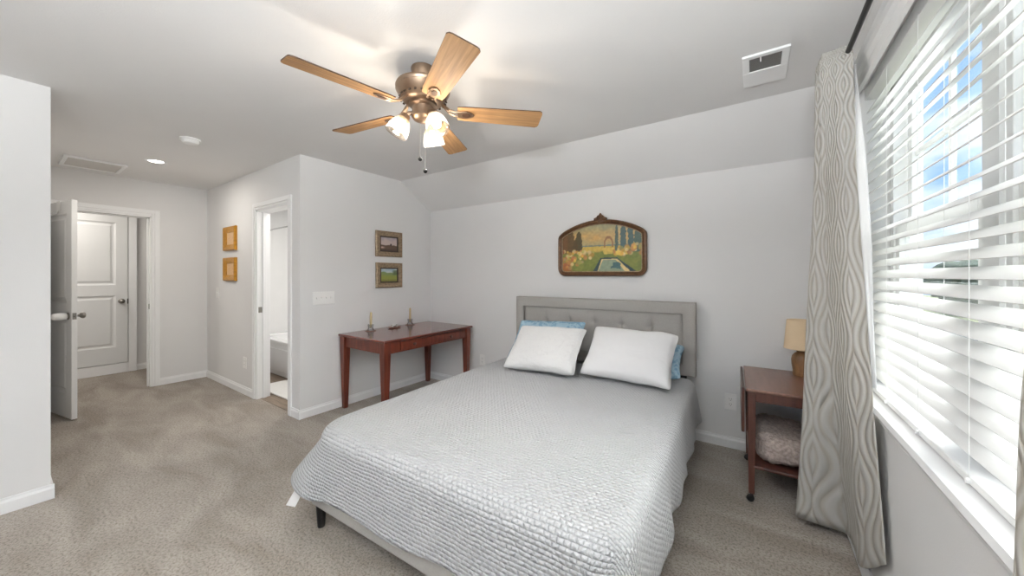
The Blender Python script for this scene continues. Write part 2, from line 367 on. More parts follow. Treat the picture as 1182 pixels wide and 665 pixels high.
def baseboard(name, p0, p1, nrm, h=.085, t=.014):
    """runs from p0 to p1 along the wall; nrm points into the room"""
    bm = bmesh.new(); n = Vector(nrm + (0,)); a = Vector(p0 + (0,)); b = Vector(p1 + (0,))
    prof = [(0, 0), (t, 0), (t, h * .72), (t * .55, h * .86), (t * .5, h), (0, h)]
    hexa(bm, [a + n * q + Vector((0, 0, z)) for q, z in prof], [b + n * q + Vector((0, 0, z)) for q, z in prof])
    return struct(name, bm, M['white'])
baseboard('baseboard_back', (XS, YB), (XW, YB), (0, -1))
baseboard('baseboard_desk', (XS, YA - .014), (XS, YB), (1, 0))
baseboard('baseboard_bath_corner', (BX1 + .07, YA), (XS + .013, YA), (0, -1))
baseboard('baseboard_bath', (XD, YA), (BX0 - .07, YA), (0, -1))
baseboard('baseboard_entry', (XD, DY1 + .07), (XD, YA), (1, 0))
baseboard('baseboard_left', (XS, YR), (XS, YL + .014), (1, 0))
baseboard('baseboard_closet', (XD, YL), (XS, YL), (0, 1))
baseboard('baseboard_window', (XW, YR), (XW, YB), (-1, 0))
baseboard('baseboard_hall', (-7.2, 1.17), (-7.2, 3.3), (1, 0))

def casing(name, face, lo, hi, top, axis, side, w=.07, t=.018):
    """door casing on the wall plane `face`; opening lo..hi along the other axis; side = direction into the room"""
    bm = bmesh.new()
    a0, a1 = sorted((face, face + side * t)); b0, b1 = sorted((face, face + side * t * .6))
    def put(l0, l1, z0, z1, c0, c1):
        if axis == 'y': box(bm, c0, c1, l0, l1, z0, z1)
        else: box(bm, l0, l1, c0, c1, z0, z1)
    m_ = w * .36
    put(lo - w, lo - m_, 0, top + w, a0, a1); put(hi + m_, hi + w, 0, top + w, a0, a1); put(lo - m_, hi + m_, top + m_, top + w, a0, a1)
    put(lo - m_, lo, 0, top + m_, b0, b1); put(hi, hi + m_, 0, top + m_, b0, b1); put(lo, hi, top, top + m_, b0, b1)
    return struct(name, bm, M['white'], bevel=.003)
o = casing('trim_1', XD, DY0, DY1, ZO + .01, 'y', 1); o['label'] = 'white casing around the entry doorway'
o = casing('trim_2', YA, BX0, BX1, ZO, 'x', -1); o['label'] = 'white casing around the bathroom doorway'
# jamb linings
struct('trim_3', B((XD - T - .005, XD + .003, DY0, DY0 + .016, 0, ZO + .01), (XD - T - .005, XD + .003, DY1 - .016, DY1, 0, ZO + .01), (XD - T - .005, XD + .003, DY0, DY1, ZO - .006, ZO + .01), (XD - .08, XD - .045, DY1 - .028, DY1 - .016, 0, ZO), (XD - .08, XD - .045, DY0, DY1, ZO - .018, ZO - .006)), M['white'], bevel=.002)
jb = struct('trim_4', B((BX0, BX0 + .016, YA - .003, YA + T + .005, 0, ZO), (BX1 - .016, BX1, YA - .003, YA + T + .005, 0, ZO), (BX0, BX1, YA - .003, YA + T + .005, ZO - .016, ZO), (BX0 + .016, BX0 + .028, YA + .05, YA + .085, 0, ZO)), M['white'], bevel=.002)
obj('strike_plate', B((BX0 + .015, BX0 + .0185, YA + .012, YA + .046, .93, .99)), M['nickel'], jb)
obj('strike_plate', B((XD - .045, XD - .010, DY1 - .0185, DY1 - .015, .93, .99)), M['nickel'], bpy.data.objects['trim_3'])

def two_panel_door(bm, w, h, t, z0=.0):
    """leaf in local x (0..w), y thickness (-t/2..t/2); two recessed panels on both faces with a raised field"""
    st = .11
    pan = [(z0 + .22, z0 + .92), (z0 + 1.06, z0 + h - .12)]
    d = .012
    box(bm, 0, st, -t / 2, t / 2, z0, z0 + h); box(bm, w - st, w, -t / 2, t / 2, z0, z0 + h)
    zs = [z0] + [q for p in pan for q in p] + [z0 + h]
    for a, b in ((zs[0], zs[1]), (zs[2], zs[3]), (zs[4], zs[5])): box(bm, st, w - st, -t / 2, t / 2, a, b)
    for a, b in pan:
        for s in (-1, 1):
            y0 = s * t / 2; y1 = s * (t / 2 - d); y2 = s * (t / 2 - .003)
            rings = []
            for ins, y in ((0, y0), (.018, y1), (.034, y1), (.055, y2)):
                rings.append([bm.verts.new(p) for p in ((st + ins, y, a + ins), (w - st - ins, y, a + ins), (w - st - ins, y, b - ins), (st + ins, y, b - ins))])
            for A, Bq in zip(rings, rings[1:]):
                for i in range(4): bm.faces.new((A[i], A[(i + 1) % 4], Bq[(i + 1) % 4], Bq[i]))
            bm.faces.new(rings[-1])
def knob(parent, x, y, z, s, m='nickel', name='door_knob'):
    bm = bmesh.new(); mx = Matrix.Translation((x, y, z)) @ Matrix.Rotation(-s * PI / 2, 4, 'X')
    lathe(bm, [(.0, 0), (.032, 0), (.033, .004), (.028, .009), (.012, .012), (.011, .030), (.018, .034), (.027, .044), (.029, .055), (.024, .066), (.010, .071), (0.001, .072)], mx, 20, cap=False)
    return obj(name, bm, M[m], parent, smooth=True)
# entry door leaf, open into the room
LW = .80
hx, hy = XD + .012, DY0 + .012
d1 = bpy.data.objects.new('door_1', None)
bm = bmesh.new(); two_panel_door(bm, LW, 2.015, .035)
d1 = struct('door_1', bm, M['door'], label='open white two panel entry door seen almost edge on', auto=20)
ang = math.atan2(.43 - hy, -5.205 - hx)
d1.location = (hx, hy, .012); d1.rotation_euler = (0, 0, ang)
knob(d1, LW - .065, .0175, .945, 1)
kc = knob(d1, LW - .065, -.0175, .945, -1)
bm = bmesh.new(); lathe(bm, [(.0, .012), (.026, .012), (.031, .02), (.034, .05), (.031, .088), (.022, .10), (.0, .103)], Matrix.Translation((LW - .065, -.0175, .945)) @ Matrix.Rotation(PI / 2, 4, 'X'), 20, cap=False)
o = obj('knob_cover', bm, M['rubber'], d1, smooth=True); o['label'] = 'white child safety knob cover'
obj('latch_plate', B((LW - .001, LW + .0015, -.0125, .0125, .915, .975)), M['nickel'], d1)
bm = bmesh.new(); lathe(bm, [(.0, 0), (.007, 0), (.007, .007), (.004, .011), (0, .011)], Matrix.Translation((LW + .001, 0, .945)) @ Matrix.Rotation(PI / 2, 4, 'Y'), 12, cap=False); obj('latch_bolt', bm, M['nickel'], d1, smooth=True)
for z in (.2, 1.0, 1.8):
    bm = bmesh.new(); lathe(bm, [(.007, z - .045), (.007, z + .045)], Matrix.Translation((-.006, .02, 0)), 10); obj('hinge', bm, M['nickel'], d1)
# over-the-door hook rack
ohk = tag(obj('over_door_hook', B((LW * .60, LW * .70, -.0195, .0195, 2.017, 2.0205), (LW * .60, LW * .70, -.0215, -.0185, 1.93, 2.02), (LW * .60, LW * .70, .0185, .0215, 1.98, 2.02)), M['rubber']), 'white metal hook hanging over the top of the open entry door', 'hook')
ohk.location = d1.location; ohk.rotation_euler = d1.rotation_euler
bm = bmesh.new(); pts = [(LW * .65, -.023, 1.93), (LW * .65, -.035, 1.90), (LW * .65, -.05, 1.895), (LW * .65, -.06, 1.915)]; tube(bm, pts, .005, 8); obj('hook', bm, M['rubber'], ohk, smooth=True)
# hall access door
d2 = bpy.data.objects.new('door_2', None)
bm = bmesh.new(); two_panel_door(bm, .76, 2.03, .035)
d2 = struct('door_2', bm, M['door'], label='closed white two panel door across the hall', auto=20)
d2.location = (-7.178, .315, .14); d2.rotation_euler = (0, 0, R(90))
knob(d2, .70, -.0175, .84, -1)
obj('edge_latch', B((.755, .764, -.02, -.012, .80, .87)), M['slot'], d2)
bm = B((-7.2, -7.165, 1.083, 1.165, 0, 2.25), (-7.2, -7.165, .23, .31, 0, 2.25), (-7.2, -7.165, .23, 1.165, 2.18, 2.26), (-7.2, -7.165, .31, 1.083, 0, .132))
struct('trim_5', bm, M['white'], label='white casing around the hall door', bevel=.003)

# ------------------------------------------------------------------ window units
def window_unit(name, y0, y1, label):
    bm = bmesh.new(); f = .04; xi, xo = XW + .10, XW + TW
    for b in ((xi, xo, y0, y0 + f, WZ0, WZ1), (xi, xo, y1 - f, y1, WZ0, WZ1), (xi, xo, y0, y1, WZ0, WZ0 + f), (xi, xo, y0, y1, WZ1 - f, WZ1)): box(bm, *b)
    w = struct(name, bm, M['white'], label=label, bevel=.003)
    zm = 1.52; s = .045
    def sash(nm, x0, x1, a, b, cross):
        bm = bmesh.new(); p0, p1 = y0 + f, y1 - f
        for q in ((x0, x1, p0, p0 + s, a, b), (x0, x1, p1 - s, p1, a, b), (x0, x1, p0 + s, p1 - s, a, a + s + .01), (x0, x1, p0 + s, p1 - s, b - s, b)): box(bm, *q)
        ym = (p0 + p1) / 2
        if cross:
            box(bm, x0 + .008, x1 - .008, ym - .01, ym + .01, a + s, b - s); zc = (a + b) / 2 + .01; box(bm, x0 + .009, x1 - .009, p0 + s, p1 - s, zc - .01, zc + .01)
        o = obj(nm, bm, M['white'], w, bevel=.002)
        obj('pane', B(((x0 + x1) / 2 - .002, (x0 + x1) / 2 + .002, p0 + s, p1 - s, a + s, b - s)), M['glass'], o)
    sash('upper_sash', xi + .045, xi + .075, zm - .0, WZ1 - f, True)
    sash('lower_sash', xi + .008, xi + .042, WZ0 + f, zm + .03, False)
    return w
YM = 1.44
window_unit('window_1', YM + .03, WY1 - .01, 'double hung window with grid panes behind the blind, farther unit')
window_unit('window_2', WY0 + .01, YM - .03, 'double hung window behind the blind, nearer unit')
struct('trim_6', B((XW + .09, XW + TW, YM - .04, YM + .04, WZ0, WZ1)), M['white'])
# stool and apron
bm = bmesh.new(); prism(bm, [(XW - .028, WZ0 - .016), (XW - .034, WZ0 - .004), (XW - .028, WZ0 + .012), (XW + .10, WZ0 + .012), (XW + .10, WZ0 - .016)], 'y', WY0 - .05, WY1 + .05)
prism(bm, [(XW - .012, WZ0 - .046), (XW - .018, WZ0 - .016), (XW, WZ0 - .016), (XW, WZ0 - .046)], 'y', WY0 - .03, WY1 + .03)
struct('window_sill', bm, M['white'], label='white window sill under the blind')

# ------------------------------------------------------------------ outside the window
def outside():
    g = mat('lawn', (150, 152, 124), .95, var=.15, scale=3)
    bm = bmesh.new(); box(bm, 2, 120, -60, 120, -3.3, -3.2); o = obj('ground_outside', bm, g); o['kind'] = 'structure'; o['label'] = 'lawn outside far below the window'
    bm = bmesh.new(); box(bm, 9, 14, -60, 120, -3.2, -3.185); o = obj('street_outside', bm, mat('asphalt', (150, 150, 152), .9, var=.06, scale=5)); o['kind'] = 'structure'
    leaf = mat('tree_leaves', (70, 86, 70), .9, var=.35, scale=2.2); bark = mat('tree_bark', (90, 76, 64), .9, var=.2)
    lab = ['broad dark green tree beyond the street, seen between the blind slats', 'tall rounded tree outside behind the blind near the window mullion', 'small green tree outside low behind the blind']
    for i, (x, y, h, r) in enumerate(((24, 62, 6.2, 4.2), (26, 78, 6.6, 5.0), (21, 46, 5.6, 3.2))):
        t = thing('tree', lab[i], 'tree', (x, y, -3.2), 0, 'trees outside the window')
        bm = bmesh.new(); bmesh.ops.create_icosphere(bm, subdivisions=4, radius=r)
        for v in bm.verts:
            k = 1 + .28 * noise.noise(v.co * .9 + Vector((i * 9, 0, 0))) + .18 * noise.noise(v.co * 2.6)
            v.co = Vector((v.co.x * k, v.co.y * k, v.co.z * k * .62 + h - r * .62))
        obj('crown', bm, leaf, t, smooth=True)
        bm = bmesh.new(); tube(bm, [(0, 0, -.05), (.1, 0, h * .25), (0, .1, h * .55)], [.28, .2, .12], 10); obj('trunk', bm, bark, t, smooth=True)
    hs = thing('house', 'pale neighbouring house with grey roof, seen between the blind slats', 'house', (22, 30, -3.2), R(10))
    bm = bmesh.new(); box(bm, -4, 4, -6, 6, 0, 2.9); obj('wall', bm, mat('siding', (205, 208, 212), .8, var=.03), hs)
    bm = bmesh.new(); prism(bm, [(-4.4, 2.85), (4.4, 2.85), (0, 4.9)], 'y', -6.4, 6.4); obj('roof', bm, mat('shingle_roof', (120, 120, 128), .9, var=.12, scale=6), hs)
    for y in (-3.5, 0, 3.5): obj('window_pane', B((-4.06, -4.0, y - .5, y + .5, 1, 2.2)), mat('house_glass', (70, 84, 104), .1, var=.02), hs)
outside()

# ================================================================== BLIND
bl = thing('window_blind', 'wide white slatted blind hanging over the window, slats tilted open', 'blind', (XW + .042, 0, 0))
BY0, BY1 = WY0 + .012, WY1 - .012
bm = bmesh.new(); pitch = .0475; zt = 2.10; tilt = R(38); ns = int((zt - .885) / pitch) + 1
for i in range(ns):
    z = zt - i * pitch; pr = []
    for k in range(7):
        q = (k / 6 - .5) * .05; c = .0022 * (1 - (2 * q / .05) ** 2)
        x_ = q * math.cos(tilt) - c * math.sin(tilt); z_ = q * math.sin(tilt) + c * math.cos(tilt); pr.append((x_, z + z_))
    low = [(x + .0026 * math.sin(tilt), z2 - .0026 * math.cos(tilt)) for x, z2 in pr]
    prism(bm, pr + low[::-1], 'y', BY0, BY1)
obj('slats', bm, M['blind'], bl)
bm = bmesh.new()
prism(bm, [(-.056, 2.150), (-.070, 2.158), (-.064, 2.215), (-.074, 2.232), (-.076, 2.262), (-.086, 2.276), (-.056, 2.276)], 'y', BY0 - .03, BY1 - .02)
obj('valance', bm, M['blind'], bl, bevel=.002)
obj('headrail', B((-.025, .028, BY0, BY1, 2.145, WZ1 - .002)), M['blind'], bl)
obj('bottom_rail', B((-.026, .026, BY0, BY1, .832, .852)), M['blind'], bl, bevel=.004)
for y in (1.954, 1.635, 1.316, .98):
    bm = bmesh.new()
    for x in (-.027, .027): tube(bm, [(x, y, .85), (x, y, 2.15)], .0007, 6)
    obj('ladder_cord', bm, M['blind'], bl)
    bm = bmesh.new(); lathe(bm, [(.0, .004), (.007, .003), (.007, -.004), (0, -.005)], Matrix.Translation((-.029, y, .842)) @ Matrix.Rotation(PI / 2, 4, 'Y'), 10, cap=False); obj('cord_button', bm, M['blind'], bl)

# ================================================================== CURTAINS
def catmull(P, n):
    out = []; P = [np.array(p, float) for p in P]; Q = [2 * P[0] - P[1]] + P + [2 * P[-1] - P[-2]]
    for i in range(len(P) - 1):
        p0, p1, p2, p3 = Q[i:i + 4]
        for k in range(n):
            t = k / n; out.append(.5 * ((2 * p1) + (-p0 + p2) * t + (2 * p0 - 5 * p1 + 4 * p2 - p3) * t * t + (-p0 + 3 * p1 - 3 * p2 + p3) * t ** 3))
    out.append(P[-1]); return np.array(out)
def curtain(name, rows, label, seed=0, nz_=90, n=14):
    """rows: list of (list of (x,y,z)) from hem to top, the same number of control points each"""
    prof = [catmull(r, n) for r in rows]; m = len(prof[0])
    hs = [r[0][2] if False else np.mean([p[2] for p in r]) for r in rows]
    cols = [catmull([pr[j] for pr in prof], max(2, nz_ // (len(rows) - 1))) for j in range(m)]
    k = len(cols[0]); bm = bmesh.new(); uv = bm.loops.layers.uv.new('UVMap')
    g = []; ulen = np.concatenate([[0], np.cumsum(np.linalg.norm(np.diff(prof[1], axis=0), axis=1))]) * 1.25
    for j in range(m):
        c = []
        for i in range(k):
            p = Vector(cols[j][i]); q = noise.noise(Vector((j * .11 + seed, i * .05, 0)))
            p.x += .006 * q; p.y += .006 * noise.noise(Vector((j * .11, i * .06, 5 + seed))); c.append(bm.verts.new(p))
        g.append(c)
    for j in range(m - 1):
        for i in range(k - 1):
            f = bm.faces.new((g[j][i], g[j + 1][i], g[j + 1][i + 1], g[j][i + 1]))
            for lp, (a, b) in zip(f.loops, ((j, i), (j + 1, i), (j + 1, i + 1), (j, i + 1))): lp[uv].uv = (ulen[a], b / k * 2.25)
    o = obj(name, bm, M['curtain'], None, smooth=True)
    s = o.modifiers.new('solid', 'SOLIDIFY'); s.thickness = .003; s.offset = 0
    return tag(o, label, 'curtain', 'patterned window curtains')
cu1 = curtain('curtain',
    [[(.39, 1.80, .30), (.372, 2.06, .11), (.385, 2.38, .05), (.28, 2.40, .05), (.188, 2.43, .045), (.24, 2.47, .05), (.36, 2.478, .05)],
     [(.375, 1.93, 1.0), (.325, 2.02, 1.0), (.293, 2.18, 1.0), (.25, 2.20, 1.0), (.213, 2.27, 1.0), (.25, 2.36, 1.0), (.36, 2.40, 1.0)],
     [(.350, 2.0, 1.75), (.30, 2.02, 1.75), (.263, 2.075, 1.75), (.245, 2.085, 1.75), (.228, 2.13, 1.75), (.255, 2.24, 1.75), (.35, 2.32, 1.75)],
     [(.342, 2.01, 2.2), (.298, 2.015, 2.2), (.248, 2.04, 2.2), (.238, 2.055, 2.2), (.230, 2.10, 2.2), (.25, 2.18, 2.2), (.33, 2.27, 2.2)],
     [(.337, 2.01, 2.288), (.30, 2.01, 2.29), (.25, 2.025, 2.29), (.242, 2.045, 2.285), (.238, 2.08, 2.28), (.26, 2.16, 2.285), (.32, 2.25, 2.29)]],
    'silvery ogee patterned curtain hanging full length in front of the tea cart', 0)
curtain('curtain',
    [[(.37, 1.02, .05), (.34, .93, .05), (.38, .82, .05), (.31, .73, .05), (.38, .62, .05), (.33, .52, .05)],
     [(.385, 1.0, .85), (.35, .93, .85), (.375, .84, .85), (.32, .75, .85), (.38, .65, .85), (.33, .55, .85)],
     [(.375, .94, 1.25), (.35, .89, 1.25), (.37, .82, 1.25), (.325, .75, 1.25), (.375, .66, 1.25), (.33, .57, 1.25)],
     [(.365, .87, 1.6), (.345, .83, 1.6), (.365, .78, 1.6), (.32, .72, 1.6), (.37, .66, 1.6), (.335, .58, 1.6)],
     [(.36, .80, 2.30), (.34, .77, 2.30), (.36, .73, 2.30), (.315, .69, 2.30), (.36, .65, 2.30), (.33, .6, 2.30)]],
    'patterned curtain at the near end of the window, cut by the photo edge', 40)
bm = bmesh.new(); lr = []
for z, l, r_ in ((2.20, (.343, 2.008), (.346, 2.004)), (2.0, (.346, 2.006), (.358, 1.985)), (1.75, (.351, 2.0), (.371, 1.957)), (1.45, (.361, 1.975), (.383, 1.948)), (1.15, (.370, 1.948), (.386, 1.935)), (.90, (.377, 1.915), (.388, 1.905))):
    lr.append([bm.verts.new((l[0] + (r_[0] - l[0]) * t, l[1] + (r_[1] - l[1]) * t + .004 * math.sin(t * 9 + z * 5), z)) for t in (0, .2, .4, .6, .8, 1)])
for A, Bq in zip(lr, lr[1:]):
    for i in range(5): bm.faces.new((A[i], A[i + 1], Bq[i + 1], Bq[i]))
lo_ = obj('lining', bm, M['lining'], cu1, smooth=True); lo_['label'] = 'plain white lining at the curtain edge'
sm_ = lo_.modifiers.new('solid', 'SOLIDIFY'); sm_.thickness = .002
rd = thing('curtain_rod', 'black curtain rod above the window blind, carrying the patterned curtains', 'curtain rod', (.325, 0, 2.266))
bm = bmesh.new(); tube(bm, [(0, .38, 0), (0, 2.40, 0)], .0095, 14); obj('rod', bm, M['blackmetal'], rd, smooth=True)
for y in (.36, 2.42):
    bm = bmesh.new(); bmesh.ops.create_uvsphere(bm, u_segments=16, v_segments=10, radius=.022, matrix=Matrix.Translation((0, y, 0))); obj('finial', bm, M['blackmetal'], rd, smooth=True)
for y in (.5, 1.30, 2.33):
    bm = bmesh.new(); tube(bm, [(.083, y, .06), (.03, y, .05), (.01, y, .03), (0, y, .008)], .006, 8); box(bm, .079, .085, y - .012, y + .012, .03, .10); obj('bracket', bm, M['blackmetal'], rd)

# ================================================================== CEILING FAN
FX, FY = -1.485, 1.324
fan = thing('ceiling_fan', 'five blade oak and bronze ceiling fan with three lit glass shades', 'ceiling fan', (FX, FY, H))
bm = bmesh.new(); lathe(bm, [(.0, 0), (.062, 0), (.064, -.006), (.060, -.034), (.056, -.074), (.0, -.074)], seg=36, cap=False); obj('canopy', bm, M['bronze'], fan, auto=35)
bm = bmesh.new(); lathe(bm, [(0, -.070), (.056, -.070), (.075, -.074), (.122, -.086), (.140, -.096), (.145, -.108), (.141, -.120), (.144, -.124), (.140, -.132), (.130, -.150), (.110, -.176), (.098, -.186), (.078, -.192), (.0, -.194)], seg=48, cap=False)
mo = obj('motor_housing', bm, M['bronze'], fan, auto=35)
bm = bmesh.new()
for i in range(24):
    a = 2 * PI * i / 24; mx = Matrix.Rotation(a, 4, 'Z') @ Matrix.Translation((.119, 0, -.166)) @ Matrix.Rotation(R(50), 4, 'Y'); 
    for v in box(bm, -.011, .011, -.005, .005, -.003, .004): v.co = mx @ v.co
obj('vent_slots', bm, mat('fan_vent_dark', (60, 46, 36), .5, var=.1), mo)
bm = bmesh.new(); lathe(bm, [(0, -.186), (.07, -.186), (.074, -.192), (.074, -.206), (.066, -.210), (.058, -.214), (.058, -.262), (.060, -.266), (.052, -.278), (.03, -.288), (.0, -.290)], seg=36, cap=False)
sw = obj('light_kit_hub', bm, M['bronze'], fan, auto=35)
zb = -.240
BLADE0 = -28
for k in range(5):
    a = R(BLADE0 + 72 * k); rot = Matrix.Rotation(a, 4, 'Z'); pit = Matrix.Rotation(R(-12), 4, 'X')
    # blade outline
    out = [(.185, -.052), (.23, -.058), (.638, -.071), (.650, -.063), (.654, -.05), (.654, .05), (.650, .063), (.638, .071), (.23, .058), (.185, .052)]
    bm = bmesh.new(); mx = rot @ Matrix.Translation((0, 0, zb + .012)) @ pit
    prism(bm, out, 'z', -.003, .003)
    for v in bm.verts: pass
    o = obj('blade', bm, M['blade'], fan)
    o.matrix_local = mx
    o.data.materials.append(M['blade_edge'])
    for p in o.data.polygons:
        if abs(p.normal.z) < .5: p.material_index = 1
    # blade iron: arm + flat shield with a cut-out
    bm = bmesh.new()
    tube(bm, [(.07, 0, .060), (.10, 0, .048), (.14, .012, .008), (.175, .018, -.006), (.21, .020, -.007)], [.009, .0085, .007, .006, .005], 8)
    tube(bm, [(.07, 0, .060), (.10, 0, .048), (.14, -.012, .008), (.175, -.018, -.006), (.21, -.020, -.007)], [.009, .0085, .007, .006, .005], 8)
    sh = [(.185, -.012), (.20, -.026), (.235, -.030), (.262, -.020), (.276, 0), (.262, .020), (.235, .030), (.20, .026), (.185, .012)]
    prism(bm, sh, 'z', -.010, -.0032)
    io = obj('blade_iron', bm, M['bronze'], fan, bevel=.0015); io.matrix_local = mx
    bm = bmesh.new(); prism(bm, [(x * .5 + .118, y * .5) for x, y in sh], 'z', -.0125, -.0098); so = obj('shield_inset', bm, M['blade_edge'], io)
# three bell shades with bulbs
rt = Vector((.8268, .5625, 0)); dp = Vector((-.5625, .8268, 0))
for k, phi in enumerate((77, 197, -43)):
    dirn = rt * math.cos(R(phi)) + dp * math.sin(R(phi))
    ax = (dirn * .50 + Vector((0, 0, -1))).normalized()
    base = Vector((0, 0, -.262)) + dirn * .088
    mx = Matrix.Translation(base) @ ax.to_track_quat('Z', 'Y').to_matrix().to_4x4()
    bm = bmesh.new(); tube(bm, [Vector((0, 0, -.248)) + dirn * .045, Vector((0, 0, -.252)) + dirn * .076, base + ax * .012], .011, 12)
    lathe(bm, [(0, -.002), (.022, 0), (.026, .006), (.026, .03), (.022, .034), (0, .034)], mx, 20, cap=False); obj('lamp_socket', bm, M['bronze'], sw, auto=40)
    bm = bmesh.new(); lathe(bm, [(.026, .022), (.036, .030), (.049, .055), (.057, .085), (.061, .118), (.0595, .118), (.0555, .085), (.0475, .056), (.035, .032), (.026, .0235)], mx, 32, cap=False); o = obj('glass_shade', bm, M['shade_glass'], fan, smooth=True)
    bm = bmesh.new(); lathe(bm, [(0, .03), (.012, .032), (.014, .045), (.023, .062), (.027, .078), (.022, .094), (.010, .103), (0, .105)], mx, 20, cap=False); bo = obj('bulb', bm, M['bulb'], fan, smooth=True)
    bo.visible_shadow = True
    pl = point('fan_bulb_light', Vector((FX, FY, H)) + base + ax * .135, BULB_W, (1, .97, .93), .025)
for (dx, z1) in ((-.016, -.49), (.012, -.556)):
    p = rt * dx
    bm = bmesh.new(); tube(bm, [(p.x, p.y, -.28), (p.x, p.y, z1 + .01)], .0011, 6)
    pc = obj('pull_chain', bm, M['nickel'], fan)
    bm = bmesh.new(); bmesh.ops.create_uvsphere(bm, u_segments=14, v_segments=10, radius=.0115, matrix=Matrix.Translation((p.x, p.y, z1))); obj('pull_ball', bm, M['blackmetal'], pc, smooth=True)

# ================================================================== CEILING FITTINGS
cl = thing('recessed_light', 'small lit round recessed ceiling light near the entry door', 'ceiling light', (-4.854, .919, H))
bm = bmesh.new(); lathe(bm, [(.052, -.001), (.058, -.006), (.078, -.005), (.082, 0)], seg=36, cap=False); obj('trim_ring', bm, M['white'], cl, smooth=True)
bm = bmesh.new(); lathe(bm, [(0, -.004), (.054, -.004), (.054, -.001), (0, -.001)], seg=36, cap=False); obj('lens', bm, M['can'], cl)
area('recessed_light_lamp', (-4.854, .919, H - .012), (0, 0, 0), .10, .10, CAN_W, (1, .95, .88))
sd = thing('smoke_detector', 'round white smoke detector on the ceiling', 'smoke detector', (-3.837, .93, H))
bm = bmesh.new(); lathe(bm, [(0, 0), (.066, 0), (.068, -.006), (.066, -.012), (0, -.012)], seg=36, cap=False); obj('base_plate', bm, M['plate'], sd, auto=40)
bm = bmesh.new(); lathe(bm, [(.056, -.011), (.055, -.026), (.048, -.036), (.03, -.040), (0, -.041)], seg=36, cap=False); obj('sensor_cap', bm, M['plate'], sd, auto=40)
hp = thing('attic_hatch', 'white rectangular attic hatch panel on the ceiling by the entry door', 'ceiling hatch', (-5.504, .588, H))
bm = bmesh.new(); ring_prof = ((-.235, -.20, .235, .20),)
for q in ((-.235, .235, -.205, -.175), (-.235, .235, .175, .205), (-.235, -.205, -.175, .175), (.205, .235, -.175, .175)): box(bm, q[0], q[1], q[2], q[3], -.018, 0)
obj('hatch_frame', bm, M['white'], hp, bevel=.003)
obj('hatch_panel', B((-.205, .205, -.175, .175, -.010, -.001)), mat('hatch_paint', (214, 211, 207), .8, var=.01), hp)
vt = thing('ceiling_vent', 'white ceiling air vent with a dark mesh opening near the window', 'air vent', (.049, 2.35, H))
bm = bmesh.new()
for q in ((-.10, .10, -.173, -.143), (-.10, -.068, -.143, .0), (.068, .10, -.143, .0), (-.10, .10, .0, .173)): box(bm, q[0], q[1], q[2], q[3], -.012, 0)
obj('face_plate', bm, M['white'], vt, bevel=.003)
obj('mesh_grille', B((-.068, .068, -.143, .0, -.006, -.001)), M['vent_dark'], vt)
bm = bmesh.new(); tube(bm, [(-.02, -.143, -.010), (-.02, -.128, -.018), (-.02, -.118, -.02)], .003, 8); obj('damper_lever', bm, M['white'], vt)

# ================================================================== BED
BEDO = Vector((-1.935, .946, 0)); BROT = R(2.0); BW, BL_ = 1.62, 2.08
bed = thing('bed', 'grey upholstered bed frame with tufted headboard and black legs', 'bed', BEDO, BROT)
obj('foot_rail', B((.004, BW - .004, .004, .04, .125, .36)), M['grey'], bed, bevel=.018, seg=4)
for x0 in (0, BW - .035): obj('side_rail', B((x0, x0 + .035, .05, BL_, .125, .36)), M['grey'], bed, bevel=.012, seg=3)
obj('slat_deck', B((.035, BW - .035, .035, BL_, .28, .33)), M['black'], bed)
def bleg(x, y, r=.027):
    bm = bmesh.new(); lathe(bm, [(r * .68, 0), (r, .127)], Matrix.Translation((x, y, 0)), 20); obj('leg', bm, M['black'], bed, auto=40)
for x, y in ((.035, .045), (BW - .035, .045), (BW - .03, 1.08), (.03, 1.08)): bleg(x, y)
for x in (.05, BW - .11): obj('headboard_leg', B((x, x + .06, BL_ + .015, BL_ + .05, 0, .56)), M['black'], bed)
# headboard: border + tufted panel
hb0, hb1, hz0, hz1 = -.005, BW + .015, .535, 1.118
HY = BL_
bm = bmesh.new(); bw = .095
prof = [(0, 0), (0, .062), (.006, .075), (.018, .080), (bw - .012, .080), (bw - .003, .076), (bw, .062)]
ring_sweep(bm, [(hb0, hz0), (hb1, hz0), (hb1, hz1), (hb0, hz1)], prof, HY + .08)
hbd = obj('headboard', bm, M['grey'], bed, auto=50)
obj('headboard_back', B((hb0, hb1, HY + .068, HY + .081, hz0, hz1)), M['grey'], bed, bevel=.003)
px0, px1, pz0, pz1 = hb0 + bw - .003, hb1 - bw + .003, hz0 + .02, hz1 - .078
bm = bmesh.new(); nx, nz2 = 200, 70; vs = []
btn = [(px0 + (px1 - px0) * i / 6, zb_) for zb_ in (.905, .72) for i in range(1, 6)]
for j in range(nz2 + 1):
    row = []
    for i in range(nx + 1):
        x = px0 + (px1 - px0) * i / nx; z = pz0 + (pz1 - pz0) * j / nz2
        e = min(x - px0, px1 - x, z - pz0, pz1 - z); h = .064 - .016 * math.exp(-(e / .02) ** 1.2)
        for bx, bz in btn:
            h -= .028 * math.exp(-(math.hypot(x - bx, z - bz) / .024) ** 1.0)
            h -= .006 * math.exp(-((x - bx) / .009) ** 2) * math.exp(-((z - bz) / .08) ** 2)
        row.append(bm.verts.new((x, HY + .08 - h, z)))
    vs.append(row)
for j in range(nz2):
    for i in range(nx): bm.faces.new((vs[j][i], vs[j][i + 1], vs[j + 1][i + 1], vs[j + 1][i]))
tp = obj('tufted_panel', bm, M['grey'], bed, smooth=True)
for bx, bz in btn:
    bm = bmesh.new(); bmesh.ops.create_uvsphere(bm, u_segments=12, v_segments=8, radius=.009, matrix=Matrix.Translation((bx, HY + .080 - .036, bz)) @ Matrix.Diagonal((1, .5, 1, 1))); obj('tuft_button', bm, M['grey'], tp, smooth=True)
